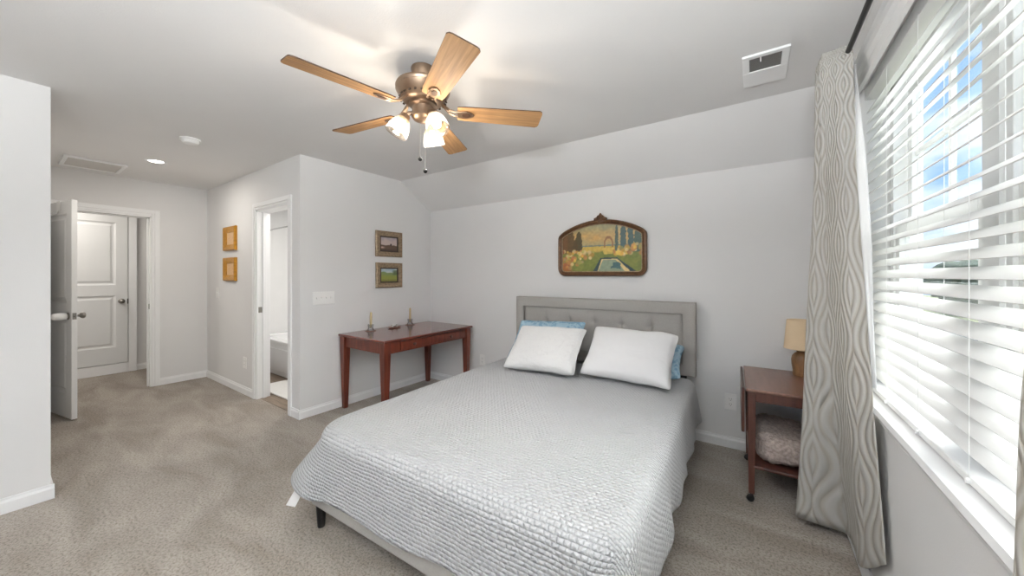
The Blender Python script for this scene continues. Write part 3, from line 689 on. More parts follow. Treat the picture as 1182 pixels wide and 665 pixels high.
bm = bmesh.new(); mo_ = []
for qx, qy, rr, a0 in ((.055, .065, .14, 180), (BW - .055, .065, .08, 270), (BW - .055, 2.045, .06, 0), (.055, 2.045, .06, 90)):
    cx_ = qx + rr if qx < .5 else qx - rr; cy_ = qy + rr if qy < 1 else qy - rr
    for i in range(9): an = R(a0 + 90 * i / 8); mo_.append((cx_ + rr * math.cos(an), cy_ + rr * math.sin(an)))
prism(bm, mo_, 'z', .332, .518)
mt = tag(obj('mattress', bm, M['mattress'], bevel=.045, seg=4), 'mattress on the grey bed frame under the white coverlet', 'mattress')
mt.location = BEDO; mt.rotation_euler = (0, 0, BROT)

# coverlet: flat cloth coordinates (a,b) draped over the mattress
def drape():
    bm = bmesh.new(); uv = bm.loops.layers.uv.new('UVMap')
    x0, x1, y0, yh, zt = .045, BW - .045, .055, 2.0, .537; r = .062
    na, nb = 170, 190; dl, dr, df = .33, .335, .36
    def dropf(e, fl):
        if e < r * PI / 2: return r * math.sin(e / r), r * (1 - math.cos(e / r))
        q = e - r * PI / 2; return r + q * math.sin(fl), r + q * math.cos(fl)
    g = []
    for i in range(na + 1):
        row = []
        for j in range(nb + 1):
            sa = i / na; sb = j / nb
            # hem lengths vary a little (scallops)
            b0 = y0 - (df + .010 * math.sin(sa * 19) + .012 * math.sin(sa * 7 + 1))
            b = b0 + (yh - b0) * sb
            a0 = x0 - (dl + .008 * math.sin(b * 17)); a1 = x1 + (dr + .012 * math.sin(b * 15 + 1) + .008 * abs(math.sin(b * 9)))
            a = a0 + (a1 - a0) * sa
            left = a < (x0 + x1) / 2; rc = .14 if left else .07; sx = -1 if left else 1
            ca = x0 + rc if left else x1 - rc; da = max(0, sx * (a - ca)); db = max(0, y0 + rc - b)
            side = (dl if left else dr) ; ex = 0; dx = dy_ = 0; ph = 0
            if da and db:
                dist = math.hypot(da, db); ph = math.atan2(db, da); dx, dy_ = da / dist, db / dist
                if dist > rc:
                    full = min((side + rc) / max(dx, 1e-6), (df + rc) / max(dy_, 1e-6)) - rc
                    ex = (dist - rc) * min(1, (side * dx * dx + df * dy_ * dy_) / full) * (1 - (.10 if left else 0) * math.sin(2 * ph) ** 2)
            elif da > rc: ex, dx = da - rc, 1
            elif db > rc: ex, dy_, ph = db - rc, 1, PI / 2
            if ex: bx, by = (ca + sx * rc * dx, y0 + rc - rc * dy_) if (da and db) else ((x0 if left else x1, b) if dx else (a, y0))
            else: bx, by = a, b
            wr = .005 * noise.noise(Vector((a * 4, b * 4, 0))) + .0025 * noise.noise(Vector((a * 11, b * 9, 3)))
            cx, cy = (a - (x0 + x1) / 2) / .78, (b - 1.0) / 1.0
            z = zt + .014 * max(0, 1 - cx ** 4) * max(0, 1 - max(0, abs(cy)) ** 4) + wr
            x, y = bx, by
            if ex:
                k = min(1, ex / .12)
                fl = .055 + (.62 if left else .35) * math.sin(2 * ph) ** 2
                if db == 0: fl += k * (.05 + .045 * math.sin(b * 13 + .6) + .03 * math.sin(b * 23))
                elif da == 0: fl += k * (.020 * math.sin(a * 11))
                o, d = dropf(ex, fl); z -= d; x += sx * o * dx; y -= o * dy_
            row.append((bm.verts.new((x, y, z)), (a, b)))
        g.append(row)
    for i in range(na):
        for j in range(nb):
            q = (g[i][j], g[i + 1][j], g[i + 1][j + 1], g[i][j + 1]); f = bm.faces.new([w[0] for w in q])
            for lp, w in zip(f.loops, q): lp[uv].uv = w[1]
    o = obj('coverlet', bm, M['coverlet'], None, smooth=True)
    s = o.modifiers.new('solid', 'SOLIDIFY'); s.thickness = .006; s.offset = 1
    o.location = BEDO; o.rotation_euler = (0, 0, BROT)
    return tag(o, 'white quilted coverlet draped over the bed and its foot', 'coverlet')
cov = drape()
bm = bmesh.new(); tq = [(.012, -.066, .262), (.046, -.050, .249), (.018, -.080, .163), (-.022, -.104, .172)]
hexa(bm, [(x - .001, y + .002, z) for x, y, z in tq], tq)
o = obj('care_tag', bm, M['plate'], cov); o['label'] = 'white paper tag at the coverlet corner'

# pillows
def pillow(name, w, h, t, m, label, seed, crinkle=.004, flange=0):
    bm = bmesh.new(); bmesh.ops.create_cube(bm, size=2)
    bmesh.ops.subdivide_edges(bm, edges=bm.edges[:], cuts=30, use_grid_fill=True)
    for v in bm.verts:
        u, q, s = v.co
        e = max(abs(u), abs(q))
        th = ((1 - abs(u) ** 2.6) * (1 - abs(q) ** 2.6)); th = max(0, th) ** .42
        pin = 1 - .07 * (1 - abs(q) ** 2) * abs(u) ** 3 - .04 * (abs(u * q)) ** 12; pin2 = 1 - .08 * (1 - abs(u) ** 2) * abs(q) ** 3 - .04 * (abs(u * q)) ** 12
        x = u * w / 2 * pin; y = q * h / 2 * pin2; z = s * (t / 2 * th + .004)
        nv = noise.noise(Vector((x * 7 + seed, y * 7, s))) * .012 + noise.noise(Vector((x * 22, y * 18 + seed, s * 2))) * crinkle
        v.co = Vector((x + .006 * noise.noise(Vector((y * 9, seed, s))), y + .007 * noise.noise(Vector((x * 8, seed + 3, 0))), z + nv * th * s))
    o = obj(name, bm, m, None, smooth=True)
    return tag(o, label, 'pillow', 'bed pillows against the headboard')
def place(o, bottom, lean, yaw, roll=0, h=.44, t=.0):
    """bottom: centre of the lower edge; lean back angle from horizontal"""
    mx = Matrix.Translation(bottom) @ Matrix.Rotation(yaw, 4, 'Z') @ Matrix.Rotation(lean, 4, 'X') @ Matrix.Rotation(roll, 4, 'Z') @ Matrix.Translation((0, h / 2, t))
    o.matrix_world = mx
p = pillow('pillow', .61, .45, .155, M['pillow_crinkle'], 'crinkled white pillow nearer the desk, leaning on a blue pillow', 1, .006)
place(p, Vector((-1.39, 2.375, .590)), R(41), R(3), R(2), .45)
p = pillow('pillow', .64, .46, .165, M['pillow_white'], 'smooth white pillow on the side of the bed nearer the tea cart', 14, .002)
place(p, Vector((-.765, 2.49, .590)), R(43), R(3), R(-2.0), .46)
p = pillow('pillow', .66, .44, .11, M['pillow_blue'], 'blue pillow peeking out above the crinkled white pillow', 23, .003)
place(p, Vector((-1.525, 2.65, .588)), R(47), R(2), R(2.5), .44)
p = pillow('pillow', .66, .36, .13, M['pillow_blue'], 'blue pillow showing only at the end of the smooth white pillow by the tea cart', 31, .003)
place(p, Vector((-.755, 2.735, .605)), R(30), R(3), R(0), .33)

# ================================================================== DESK
dk = thing('desk', 'cherry wood writing desk with tapered legs against the wall', 'desk', (-3.45, 1.975, 0))
DD, DLn = .745, 1.20; zt = .747
bm = bmesh.new(); box(bm, 0, DD, -.01, DLn - .01, zt - .022, zt); obj('desktop', bm, M['cherry_top'], dk, bevel=.008, seg=3)
def taper_leg(x, y, sx, sy, name='leg'):
    a = .035; b = .021
    bm = bmesh.new(); top = [(x - a, y - a), (x + a, y - a), (x + a, y + a), (x - a, y + a)]
    bx, by = x + sx * (a - b), y + sy * (a - b)
    bot = [(bx - b, by - b), (bx + b, by - b), (bx + b, by + b), (bx - b, by + b)]
    hexa(bm, [(p[0], p[1], 0) for p in bot], [(p[0], p[1], .60) for p in top]); hexa(bm, [(p[0], p[1], .60) for p in top], [(p[0], p[1], zt - .022) for p in top])
    bmesh.ops.remove_doubles(bm, verts=bm.verts[:], dist=1e-5); obj(name, bm, M['cherry'], dk, bevel=.003)
lx0, lx1, ly0, ly1 = .045, DD - .055, .04, DLn - .06
for x, sx in ((lx0, -1), (lx1, 1)):
    for y, sy in ((ly0, -1), (ly1, 1)): taper_leg(x, y, -sx * .0 + sx * 0, 0)
az0 = .615
obj('apron', B((lx0 - .02, lx0, ly0 + .035, ly1 - .035, az0, zt - .022)), M['cherry'], dk)
for y in (ly0 - .012, ly1 - .008): obj('apron', B((lx0 + .035, lx1 - .035, y, y + .02, az0, zt - .022)), M['cherry'], dk)
fx = lx1 + .022
obj('apron', B((fx - .022, fx - .002, ly0 + .035, ly1 - .035, az0, zt - .022)), M['cherry'], dk)
dr = obj('drawer', B((fx - .004, fx + .006, ly0 + .15, ly1 - .15, az0 + .018, zt - .036)), M['cherry'], dk, bevel=.003)
for y in (ly0 + .30, ly1 - .30):
    bm = bmesh.new(); lathe(bm, [(0, 0), (.007, 0), (.006, .008), (.014, .016), (.0155, .022), (.011, .029), (0, .031)], Matrix.Translation((fx + .006, y, az0 + .055)) @ Matrix.Rotation(PI / 2, 4, 'Y'), 18, cap=False); obj('drawer_knob', bm, M['mahogany'], dr, smooth=True)

# candlesticks, candles, trinket dish
def candle_set(x, y, la, lb, tilt):
    h = thing('candle_holder', la, 'candle holder', (x, y, zt), 0, 'glass candle holders on the desk')
    bm = bmesh.new(); lathe(bm, [(0, .0005), (.052, .0005), (.054, .003), (.050, .005), (0, .005)], seg=28, cap=False); o = obj('coaster', bm, mat('coaster_wood', (120, 84, 66), .5, var=.15), h); o['label'] = 'brown round coaster'
    bm = bmesh.new(); lathe(bm, [(0, .0055), (.036, .0055), (.038, .010), (.032, .020), (.026, .030), (.028, .060), (.032, .068), (.024, .070), (.0135, .070), (.0135, .034), (0, .034)], seg=12, cap=False); obj('glass_cup', bm, M['crystal'], h)
    c = thing('taper_candle', lb, 'candle', (x, y, zt + .035), 0, 'taper candles on the desk')
    c.rotation_euler = (0, R(tilt), 0)
    bm = bmesh.new(); lathe(bm, [(0, 0), (.0115, 0), (.0125, .04), (.0115, .13), (.010, .158), (.006, .164), (0, .165)], seg=18, cap=False); obj('wax', bm, M['candle'], c, smooth=True)
    bm = bmesh.new(); tube(bm, [(0, 0, .163), (.001, 0, .170)], .0012, 6); obj('wick', bm, M['wick'], c)
candle_set(-3.335, 2.257, 'clear glass candle holder on a coaster near the open end of the desk', 'cream taper candle in the holder near the open end of the desk', 2)
candle_set(-3.365, 2.80, 'clear glass candle holder on a coaster near the corner end of the desk', 'cream taper candle in the holder near the room corner', 0)
td = thing('trinket_tray', 'small brown tray with two knobs between the candle holders', 'tray', (-3.315, 2.54, zt))
bm = bmesh.new(); lathe(bm, [(0, .001), (.045, .001), (.058, .008), (.060, .012), (.054, .011), (.042, .006), (0, .006)], Matrix.Diagonal((.8, 1.35, 1, 1)), 28, cap=False); obj('dish', bm, mat('tray_wood', (116, 72, 56), .4, var=.15), td, auto=40)
for y in (-.03, .032):
    bm = bmesh.new(); lathe(bm, [(0, .006), (.018, .006), (.020, .018), (.010, .026), (.012, .032), (.006, .038), (0, .039)], Matrix.Translation((0, y, 0)), 16, cap=False); obj('glass_knob', bm, M['nickel'], td, smooth=True)

# ================================================================== PICTURES
def srgb(a): 
    a = np.clip(np.asarray(a, float) / 255, 0, 1); return np.where(a <= .04045, a / 12.92, ((a + .055) / 1.055) ** 2.4)
def picture_sheet(x0, x1, fbot, ftop, nx, nz_, paint, y, parent, name='picture'):
    """coloured sheet facing -y"""
    vs, fs, cs = [], [], []
    for j in range(nz_ + 1):
        for i in range(nx + 1):
            x = x0 + (x1 - x0) * i / nx; b, t = fbot(x), ftop(x); z = b + (t - b) * j / nz_
            vs.append((x, y, z)); cs.append((i / nx, z))
    for j in range(nz_):
        for i in range(nx): a = j * (nx + 1) + i; fs.append((a, a + 1, a + nx + 2, a + nx + 1))
    me = bpy.data.meshes.new(name); me.from_pydata(vs, [], fs); me.materials.append(M['print'])
    at = me.color_attributes.new('Col', 'FLOAT_COLOR', 'POINT'); zz = [c[1] for c in cs]; z0, z1 = min(zz), max(zz)
    arr = np.array([(c[0], (c[1] - z0) / (z1 - z0)) for c in cs]); col = srgb(paint(arr[:, 0], arr[:, 1]))
    at.data.foreach_set('color', np.concatenate([col, np.ones((len(col), 1))], 1).astype(np.float32).ravel())
    o = bpy.data.objects.new(name, me); COL.objects.link(o); o.parent = parent
    return o
def vn(u, v, s, seed=0):
    return np.array([noise.noise(Vector((a * s, b * s, seed))) for a, b in zip(u, v)])
def mixc(c, col, m):
    m = np.clip(m, 0, 1)[:, None]; return c * (1 - m) + np.array(col, float) * m
def sstep(a, b, x): t = np.clip((x - a) / (b - a), 0, 1); return t * t * (3 - 2 * t)

def garden(u, v):
    n1 = vn(u * 1.4, v, 7); n2 = vn(u * 1.4, v, 22, 4)
    c = np.tile(np.array([176, 166, 128.]), (len(u), 1))
    c = mixc(c, (206, 170, 112), sstep(.55, .70, v) * (1 - sstep(.74, .92, v)) * (.7 + .6 * n1))
    c = mixc(c, (150, 152, 126), sstep(.80, 1.0, v + .12 * n1))
    c = mixc(c, (112, 132, 130), (v < .555) * 1.0); c = mixc(c, (204, 178, 92), (v < .53) * 1.0)
    c = mixc(c, (112, 126, 64), sstep(.45, .40, v + .03 * n1)); c = mixc(c, (138, 146, 76), sstep(.1, .5, n1 + .3) * (v < .40) * .5)
    # pale path
    c = mixc(c, (214, 190, 104), ((v > .37) & (v < .50) & (np.abs(u - .60) < .05 + (v - .37) * .2)) * .9)
    # arch
    rr = np.hypot((u - .605) / .055, (v - .56) / .16); c = mixc(c, (140, 104, 76), ((rr < 1.05) & (rr > .72) & (v > .5)) * .9)
    # trees: dark left, blue-green cypresses right
    for cx, w, top, col in ((.05, .07, .80, (106, 76, 50)), (.13, .045, .86, (92, 74, 48)), (.235, .042, .82, (78, 72, 50)), (.19, .03, .66, (84, 70, 46)),
                            (.70, .018, .92, (66, 92, 92)), (.775, .032, .95, (52, 84, 92)), (.86, .032, .93, (56, 88, 94)), (.94, .04, .90, (62, 92, 90))):
        ww = w * np.clip((top + .04 - v) / .16, 0, 1) ** .5 * (1 + .5 * n2); c = mixc(c, col, ((np.abs(u - cx) < ww) & (v > .40) & (v < top + .03)) * .95)
    # flower banks
    rng = np.random.RandomState(5)
    pal = [(222, 196, 96), (204, 150, 92), (228, 214, 164), (192, 120, 84), (176, 176, 104), (206, 190, 150), (214, 170, 80)]
    for k in range(150):
        s = rng.rand()
        if rng.rand() < .62: cx = rng.rand() * .42; cy = .10 + (.45 - .1) * rng.rand() * (1 - cx * .1); ok = cy > .02 + (cx / .42) * .33 - .02
        else: cx = .66 + rng.rand() * .34; cy = .36 + .20 * rng.rand() * (.5 + (cx - .66) * 1.6); ok = True
        if not ok: continue
        r = .018 + .022 * rng.rand(); col = np.array(pal[rng.randint(len(pal))]) * (.78 + .3 * rng.rand())
        d = np.hypot((u - cx), (v - cy) * .62); c = mixc(c, col, sstep(r, r * .55, d) * .9)
    c = mixc(c, (168, 92, 60), sstep(.16, .05, np.hypot(u - .03, (v - .02) * .6)) * .7)
    # pool: dark surround, pale rim, water
    t = np.clip((.285 - v) / .285, 0, 1)
    l0, r0 = .505 - .10 * t, .715 + .235 * t
    c = mixc(c, (40, 66, 78), ((v < .30) & (u > l0) & (u < r0)) * 1.0)
    l1, r1 = .525 - .06 * t, .70 + .175 * t; c = mixc(c, (226, 208, 158), ((v < .275) & (u > l1) & (u < r1)) * 1.0)
    l2, r2 = .545 - .075 * t, .675 + .135 * t; c = mixc(c, (140, 160, 146), ((v < .26) & (u > l2) & (u < r2)) * 1.0)
    c = mixc(c, (58, 96, 110), ((v < .21) & (v > .04 + .1 * n1) & (np.abs(u - .70 - .05 * n2) < .035 + .02 * t)) * .9)
    return np.clip(c * (1 + .10 * n2[:, None]), 0, 255) * np.array([.97, .93, .86])
pf = thing('framed_picture', 'arched brown framed garden print with pool hanging above the headboard', 'framed picture', (0, YB - .012, 0))
cx0, cx1, zb0, zs, za = -1.617, -.765, 1.325, 1.70, 1.855
def arch_top(x, cx0=cx0, cx1=cx1, zs=zs, za=za):
    q = (x - (cx0 + cx1) / 2) / ((cx1 - cx0) / 2); return zs + (za - zs) * (1 - abs(q) ** 2.3)
ol = []
rc = .075
for a in np.linspace(180, 270, 8): ol.append((cx0 + rc + rc * math.cos(R(a)), zb0 + rc + rc * math.sin(R(a))))
for a in np.linspace(270, 360, 8): ol.append((cx1 - rc + rc * math.cos(R(a)), zb0 + rc + rc * math.sin(R(a))))
K = 40; w_ = cx1 - cx0
for i in range(K + 1):
    th = PI * i / K; q = math.cos(th); sgn = 1 if q >= 0 else -1
    x = (cx0 + cx1) / 2 + w_ / 2 * sgn * abs(q) ** .55; z = zs - .03 + (za - zs + .03) * (.42 * math.sin(th) ** .42 + .58 * (1 - abs(sgn * abs(q) ** .55) ** 1.8))
    ol.append((x, z))
bm = bmesh.new(); ring_sweep(bm, ol, [(0, 0), (0, .018), (.006, .028), (.016, .031), (.026, .026), (.034, .018), (.040, .014), (.040, 0)])
pfr = obj('frame', bm, M['frame_brown'], pf, auto=40)
bm = bmesh.new(); ring_sweep(bm, ol, [(.0385, .004), (.0385, .016), (.043, .017), (.046, .012), (.046, .004)]); obj('inner_lip', bm, M['oldgold'], pfr, smooth=True)
mxx = (cx0 + cx1) / 2 + .012
bm = bmesh.new()
orn = [(-.062, -.012), (-.03, -.030), (.03, -.030), (.062, -.012), (.058, .008), (.036, .014), (.026, .030), (.012, .034), (0, .054), (-.012, .034), (-.026, .030), (-.036, .014), (-.058, .008)]
prism(bm, [(mxx + x, za + .004 + z) for x, z in orn], 'y', -.036, -.006)
for x, z, r in ((0, .012, .020), (-.032, -.006, .015), (.032, -.006, .015), (-.05, -.004, .010), (.05, -.004, .010), (0, .034, .011)):
    bmesh.ops.create_uvsphere(bm, u_segments=14, v_segments=8, radius=r, matrix=Matrix.Translation((mxx + x, -.034, za + .002 + z)) @ Matrix.Diagonal((1, .55, 1, 1)))
obj('carved_crest', bm, M['frame_brown'], pf, bevel=.004)
ii = .03
def inner_top(x):
    xs = [p[0] for p in ol[16:]]; zs_ = [p[1] for p in ol[16:]]; return float(np.interp((x - mxx) * 1.06 + mxx, xs[::-1], zs_[::-1])) - ii
def inner_bot(x):
    q = 0
    if x < cx0 + rc: q = rc - math.sqrt(max(0, rc ** 2 - (cx0 + rc - x) ** 2))
    if x > cx1 - rc: q = rc - math.sqrt(max(0, rc ** 2 - (x - cx1 + rc) ** 2))
    return zb0 + q * .6 + ii
picture_sheet(cx0 + ii, cx1 - ii, inner_bot, inner_top, 170, 96, garden, -.006, pf, 'garden_print')

def rect_picture(label, loc, rz, w, h, fw, mat_, paint, mount=None, group=None, n=44, depth=.024):
    t = thing('framed_picture', label, 'framed picture', loc, rz, group)
    oo = [(-w / 2, -h / 2), (w / 2, -h / 2), (w / 2, h / 2), (-w / 2, h / 2)]
    bm = bmesh.new(); ring_sweep(bm, oo, [(0, 0), (0, depth * .7), (fw * .15, depth), (fw * .45, depth * .95), (fw * .7, depth * .6), (fw, depth * .45), (fw, .0)]); fr = obj('frame', bm, mat_, t, auto=35)
    if mount: bm = bmesh.new(); ring_sweep(bm, oo, [(fw - .002, .004), (fw - .002, depth * .55), (fw + .008, depth * .5), (fw + .012, .006)]); obj('inner_moulding', bm, mount, fr)
    i = fw - .003; picture_sheet(-w / 2 + i, w / 2 - i, lambda x: -h / 2 + i, lambda x: h / 2 - i, n, n, paint, -.006, t)
    return t
def landscape_dusk(u, v):
    n1 = vn(u, v, 5); c = np.tile(np.array([196, 178, 172.]), (len(u), 1)); c = mixc(c, (160, 150, 158), sstep(.6, 1, v + .2 * n1))
    c = mixc(c, (96, 76, 62), sstep(.46, .42, v + .06 * n1)); c = mixc(c, (206, 176, 166), sstep(.1, .0, np.hypot((u - .12) * .45, v - .27)) )
    c = mixc(c, (74, 58, 48), sstep(.22, .1, v)); c = mixc(c, (70, 56, 50), ((np.abs(u - .60) < .05) & (v > .4) & (v < .54)) * 1.0); return c
def landscape_green(u, v):
    n1 = vn(u, v, 5, 2); n2 = vn(u, v, 15, 3); c = np.tile(np.array([168, 186, 196.]), (len(u), 1)); c = mixc(c, (206, 206, 196), sstep(-.1, .5, n1) * .7)
    c = mixc(c, (126, 142, 92), sstep(.72, .66, v + .1 * n1)); c = mixc(c, (140, 146, 70), sstep(.6, .4, v + .1 * n2)); c = mixc(c, (122, 116, 62), sstep(.3, .1, v + .1 * n2)); c = mixc(c, (86, 98, 66), (sstep(.62, .8, u) * (v > .5) * (v < .82)) * .8); return c
def sketch(u, v):
    n1 = vn(u, v, 9, 6); c = np.tile(np.array([226, 186, 134.]), (len(u), 1)); return mixc(c, (204, 146, 98), sstep(.05, .4, n1) * .7 * sstep(.5, .3, np.hypot(u - .5, v - .5)))
rect_picture('antique gilt frame with a dusky brown landscape, upper of the two above the desk', (XS + .001, 2.582, 1.69), R(90), .355, .29, .058, M['oldgold'], landscape_dusk, M['frame_dark'], 'gilt framed landscapes above the desk')
rect_picture('antique gilt frame with a green meadow landscape, lower of the two above the desk', (XS + .001, 2.584, 1.334), R(90), .352, .284, .058, M['oldgold'], landscape_green, M['frame_dark'], 'gilt framed landscapes above the desk')
rect_picture('small bright gold frame, upper of the pair beside the bathroom doorway', (-5.13, YA - .001, 1.768), 0, .37, .282, .07, M['gold'], sketch, None, 'gold frames by the bathroom door', 20, .03)
rect_picture('small bright gold frame, lower of the pair beside the bathroom doorway', (-5.13, YA - .001, 1.405), 0, .37, .276, .07, M['gold'], sketch, None, 'gold frames by the bathroom door', 20, .03)

# ================================================================== SWITCHES AND OUTLETS
def plate(name, label, cat, loc, rz, w, h, kind, group, n=1):
    t = thing(name, label, cat, loc, rz, group)
    obj('cover_plate', B((-w / 2, w / 2, -.006, 0, -h / 2, h / 2)), M['plate'], t, bevel=.003)
    if kind == 'switch':
        for i in range(n):
            x = (i - (n - 1) / 2) * .046
            bm = bmesh.new(); hexa(bm, [(x - .005, -.0055, -.012), (x + .005, -.0055, -.012), (x + .005, -.0055, .012), (x - .005, -.0055, .012)], [(x - .004, -.016, .002), (x + .004, -.016, .002), (x + .004, -.013, .010), (x - .004, -.013, .010)]); obj('toggle', bm, M['plate'], t)
            for z in (-.03, .03):
                bm = bmesh.new(); lathe(bm, [(0, .001), (.003, .001), (.003, 0)], Matrix.Translation((x, -.006, z)) @ Matrix.Rotation(PI / 2, 4, 'X'), 10, cap=False); obj('screw', bm, M['plate'], t)
    elif kind == 'outlet':
        for z in (-.02, .02):
            bm = bmesh.new(); lathe(bm, [(0, .0015), (.0165, .0015), (.0165, 0)], Matrix.Translation((0, -.006, z)) @ Matrix.Rotation(PI / 2, 4, 'X'), 20, cap=False); so = obj('socket', bm, M['plate'], t)
            obj('slots', B((-.008, -.006, -.0082, -.0074, z - .002, z + .008), (.006, .008, -.0082, -.0074, z - .002, z + .008), (-.002, .002, -.0082, -.0074, z - .011, z - .007)), M['slot'], so)
    return t
plate('light_switch', 'wide white four toggle switch plate on the desk wall', 'light switch', (XS, 1.834, 1.112), R(90), .215, .125, 'switch', 'light switches', 4)
plate('light_switch', 'narrow white single switch plate in the entry corner', 'light switch', (-5.57, YA, 1.11), 0, .085, .125, 'switch', 'light switches', 1)
plate('wall_outlet', 'white wall outlet beside the tea cart', 'outlet', (-.149, YB, .355), 0, .08, .125, 'outlet', 'wall outlets')
plate('wall_outlet', 'white wall outlet between the desk and the headboard', 'outlet', (-2.61, YB, .348), 0, .08, .125, 'outlet', 'wall outlets')
plate('wall_outlet', 'white wall outlet below the gold frames, near the bathroom doorway', 'outlet', (-4.725, YA, .352), 0, .085, .125, 'outlet', 'wall outlets')

# ================================================================== TEA CART
tc_ = thing('tea_cart', 'mahogany drop leaf tea cart on casters beside the bed', 'tea cart', (-.04, 2.50, 0), R(2.2))
CW, CDp, cz = .43, .63, .668
obj('cart_top', B((0, CW, 0, CDp, cz - .018, cz)), M['mahogany_top'], tc_, bevel=.006, seg=3)
bm = bmesh.new(); box(bm, -.020, -.004, .03, CDp - .02, cz - .27, cz - .004); obj('drop_leaf', bm, M['mahogany'], tc_, bevel=.004)
LX = (.03, CW - .04); LY = (.03, CDp - .05)
for x in LX:
    for y in LY:
        bm = bmesh.new(); a, b = .021, .015
        hexa(bm, [(x - b, y - b, .05), (x + b, y - b, .05), (x + b, y + b, .05), (x - b, y + b, .05)], [(x - a, y - a, cz - .018), (x + a, y - a, cz - .018), (x + a, y + a, cz - .018), (x - a, y + a, cz - .018)]); lg = obj('leg', bm, M['mahogany'], tc_, bevel=.003)
        bm = bmesh.new(); lathe(bm, [(0, -.01), (.017, -.01), (.02, -.006), (.02, .006), (.017, .01), (0, .01)], Matrix.Translation((x - .006, y - .006, .0205)) @ Matrix.Rotation(PI / 2, 4, 'X') @ Matrix.Rotation(.5, 4, 'Y'), 18, cap=False); box(bm, x - .009, x + .009, y - .012, y + .012, .032, .052); obj('caster', bm, M['black'], lg)
for y in (LY[0] - .012, LY[1] - .006): obj('apron', B((LX[0] + .02, LX[1] - .02, y, y + .018, cz - .075, cz - .018)), M['mahogany'], tc_)
for x in (LX[0] - .010, LX[1] - .006): obj('apron', B((x, x + .018, LY[0] + .02, LY[1] - .02, cz - .075, cz - .018)), M['mahogany'], tc_)
obj('lower_shelf', B((LX[0] - .012, LX[1] + .012, LY[0] - .012, LY[1] + .012, .198, .216)), M['mahogany'], tc_, bevel=.004)
# folded fleece blanket on the shelf
bm = bmesh.new(); bmesh.ops.create_cube(bm, size=2); bmesh.ops.subdivide_edges(bm, edges=bm.edges[:], cuts=26, use_grid_fill=True)
for v in bm.verts:
    u, q, s = v.co; l6 = (abs(u) ** 5 + abs(q) ** 5 + abs(s) ** 3) ** (1 / 4); d = v.co / max(1, l6) if l6 > 1 else v.co
    p = Vector((d.x * .155, d.y * .235, d.z * .088 * (1 - .18 * (d.x + .2)))); k = .010 * noise.noise(p * 24) + .007 * noise.noise(p * 60) + .006 * noise.noise(p * 110)
    nn = Vector((d.x / 2, d.y / 2, d.z)).normalized(); p += nn * k
    p.z = max(p.z, -.0885); v.co = p
fb = tag(obj('fleece_blanket', bm, M['fleece'], None, smooth=True), 'folded fluffy speckled blanket on the lower shelf of the tea cart', 'blanket')
fb.location = (.155, 2.79, .218 + .0885); fb.rotation_euler = (0, 0, R(2))
# lamp
lm = thing('table_lamp', 'small lamp with turned wood base and cream shade on the tea cart', 'lamp', (.262, 3.03, cz))
bm = bmesh.new(); lathe(bm, [(0, 0), (.046, 0), (.049, .008), (.047, .03), (.0535, .075), (.055, .105), (.050, .130), (.036, .148), (.026, .154), (.028, .160), (.024, .166), (0, .166)], seg=32, cap=False); obj('lamp_base', bm, M['lampbase'], lm, auto=40)
bm = bmesh.new(); lathe(bm, [(.007, .16), (.007, .215), (.014, .217), (.014, .26), (0, .26)], seg=14, cap=False); obj('socket', bm, M['bronze'], lm)
bm = bmesh.new(); lathe(bm, [(.096, .178), (.080, .368), (.078, .368), (.094, .178), (.096, .178)], seg=40, cap=False); sh = obj('lamp_shade', bm, M['shade'], lm, smooth=True)
bm = bmesh.new()
for k in range(3):
    a = 2 * PI * k / 3; tube(bm, [(0, 0, .262), (.0855 * math.cos(a), .0855 * math.sin(a), .30)], .0015, 6)
obj('shade_spider', bm, M['bronze'], lm)

# ================================================================== BATHROOM
tb = thing('bathtub', 'white bathtub inside the bathroom doorway', 'bathtub', (-4.75, 2.15, .004))
bm = bmesh.new(); X0, X1, Y0, Y1, hz = -1.18, 1.13, 0, .83, .47
box(bm, X0, X1, 0, .05, .0, hz - .03)
ringo = [(X0, -.02), (X1, -.02), (X1, Y1), (X0, Y1)]; ringi = [(X0 + .12, .09), (X1 - .12, .09), (X1 - .12, Y1 - .07), (X0 + .12, Y1 - .07)]; ringb = [(X0 + .2, .17), (X1 - .2, .17), (X1 - .2, Y1 - .14), (X0 + .2, Y1 - .14)]
R0 = [[bm.verts.new((x, y, z)) for x, y in rg] for rg, z in ((ringo, hz - .035), (ringo, hz), (ringi, hz), (ringb, .10))]
for A, Bq in zip(R0, R0[1:]):
    for i in range(4): bm.faces.new((A[i], A[(i + 1) % 4], Bq[(i + 1) % 4], Bq[i]))
bm.faces.new(R0[-1]); obj('tub_shell', bm, M['tub'], tb, bevel=.012, seg=3)
obj('apron_panel', B((X0 + .1, X1 - .1, -.012, .001, .06, hz - .11)), M['tub'], tb, bevel=.006)
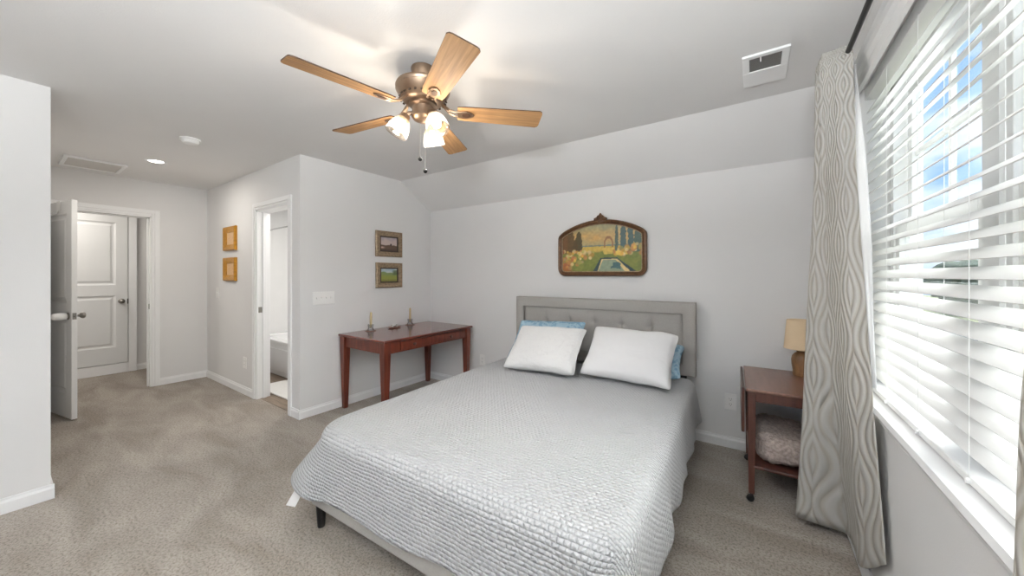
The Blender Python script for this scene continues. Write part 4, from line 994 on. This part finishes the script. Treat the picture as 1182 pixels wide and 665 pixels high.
tag(obj('surround_ledge', B((XD + .001, XS - T - .001, 2.93, 3.0, 1.84, 1.87)), M['tub'], None, bevel=.006), 'white ledge along the top of the tub surround', 'ledge')
sr = thing('shower_rod', 'thin metal shower curtain rod seen high through the bathroom doorway', 'shower rod', (0, 0, 0))
bm = bmesh.new(); tube(bm, [(-5.955, 2.20, 1.94), (-5.2, 2.10, 1.94), (-4.6, 2.08, 1.94), (-3.60, 2.20, 1.94)], .009, 10); obj('rod', bm, M['chrome'], sr, smooth=True)
for x in (-5.955, -3.60):
    bm = bmesh.new(); lathe(bm, [(0, 0), (.028, 0), (.03, .006), (.012, .012)], Matrix.Translation((x, 2.2, 1.94)) @ Matrix.Rotation(PI / 2 * (1 if x < -5 else -1), 4, 'Y'), 16, cap=False); obj('flange', bm, M['chrome'], sr, smooth=True)
bm = bmesh.new()
ol2 = [(-4.62 + .46 * (1 if math.cos(a) > 0 else -1) * abs(math.cos(a)) ** .35 + .22, 1.955 + .18 * (1 if math.sin(a) > 0 else -1) * abs(math.sin(a)) ** .35) for a in np.linspace(0, 2 * PI, 40, endpoint=False)]
prism(bm, ol2, 'z', .005, .022)
tag(obj('bath_mat', bm, M['bathmat'], None, bevel=.008, seg=3), 'white bath mat on the floor in front of the tub', 'bath mat')
# ================================================================== ADDED LAMP STAND behind the camera (dresses the unseen fill uplight)
fl_ = thing('added_uplight_stand', 'added fill uplight on a tall stand with open bowl, unseen behind the camera', 'floor lamp', (.0, -.9, 0))
bm = bmesh.new(); lathe(bm, [(0, 0), (.15, 0), (.15, .012), (.03, .03), (0, .03)], seg=32, cap=False); obj('lamp_base', bm, M['nickel'], fl_, auto=40)
bm = bmesh.new(); tube(bm, [(0, 0, .02), (0, 0, 1.62)], .012, 14); obj('pole', bm, M['nickel'], fl_, smooth=True)
bm = bmesh.new(); lathe(bm, [(.01, 1.61), (.10, 1.62), (.22, 1.66), (.30, 1.715), (.296, 1.715), (.216, 1.665), (.10, 1.626), (.01, 1.618)], seg=40, cap=False); obj('bowl', bm, M['nickel'], fl_, smooth=True)
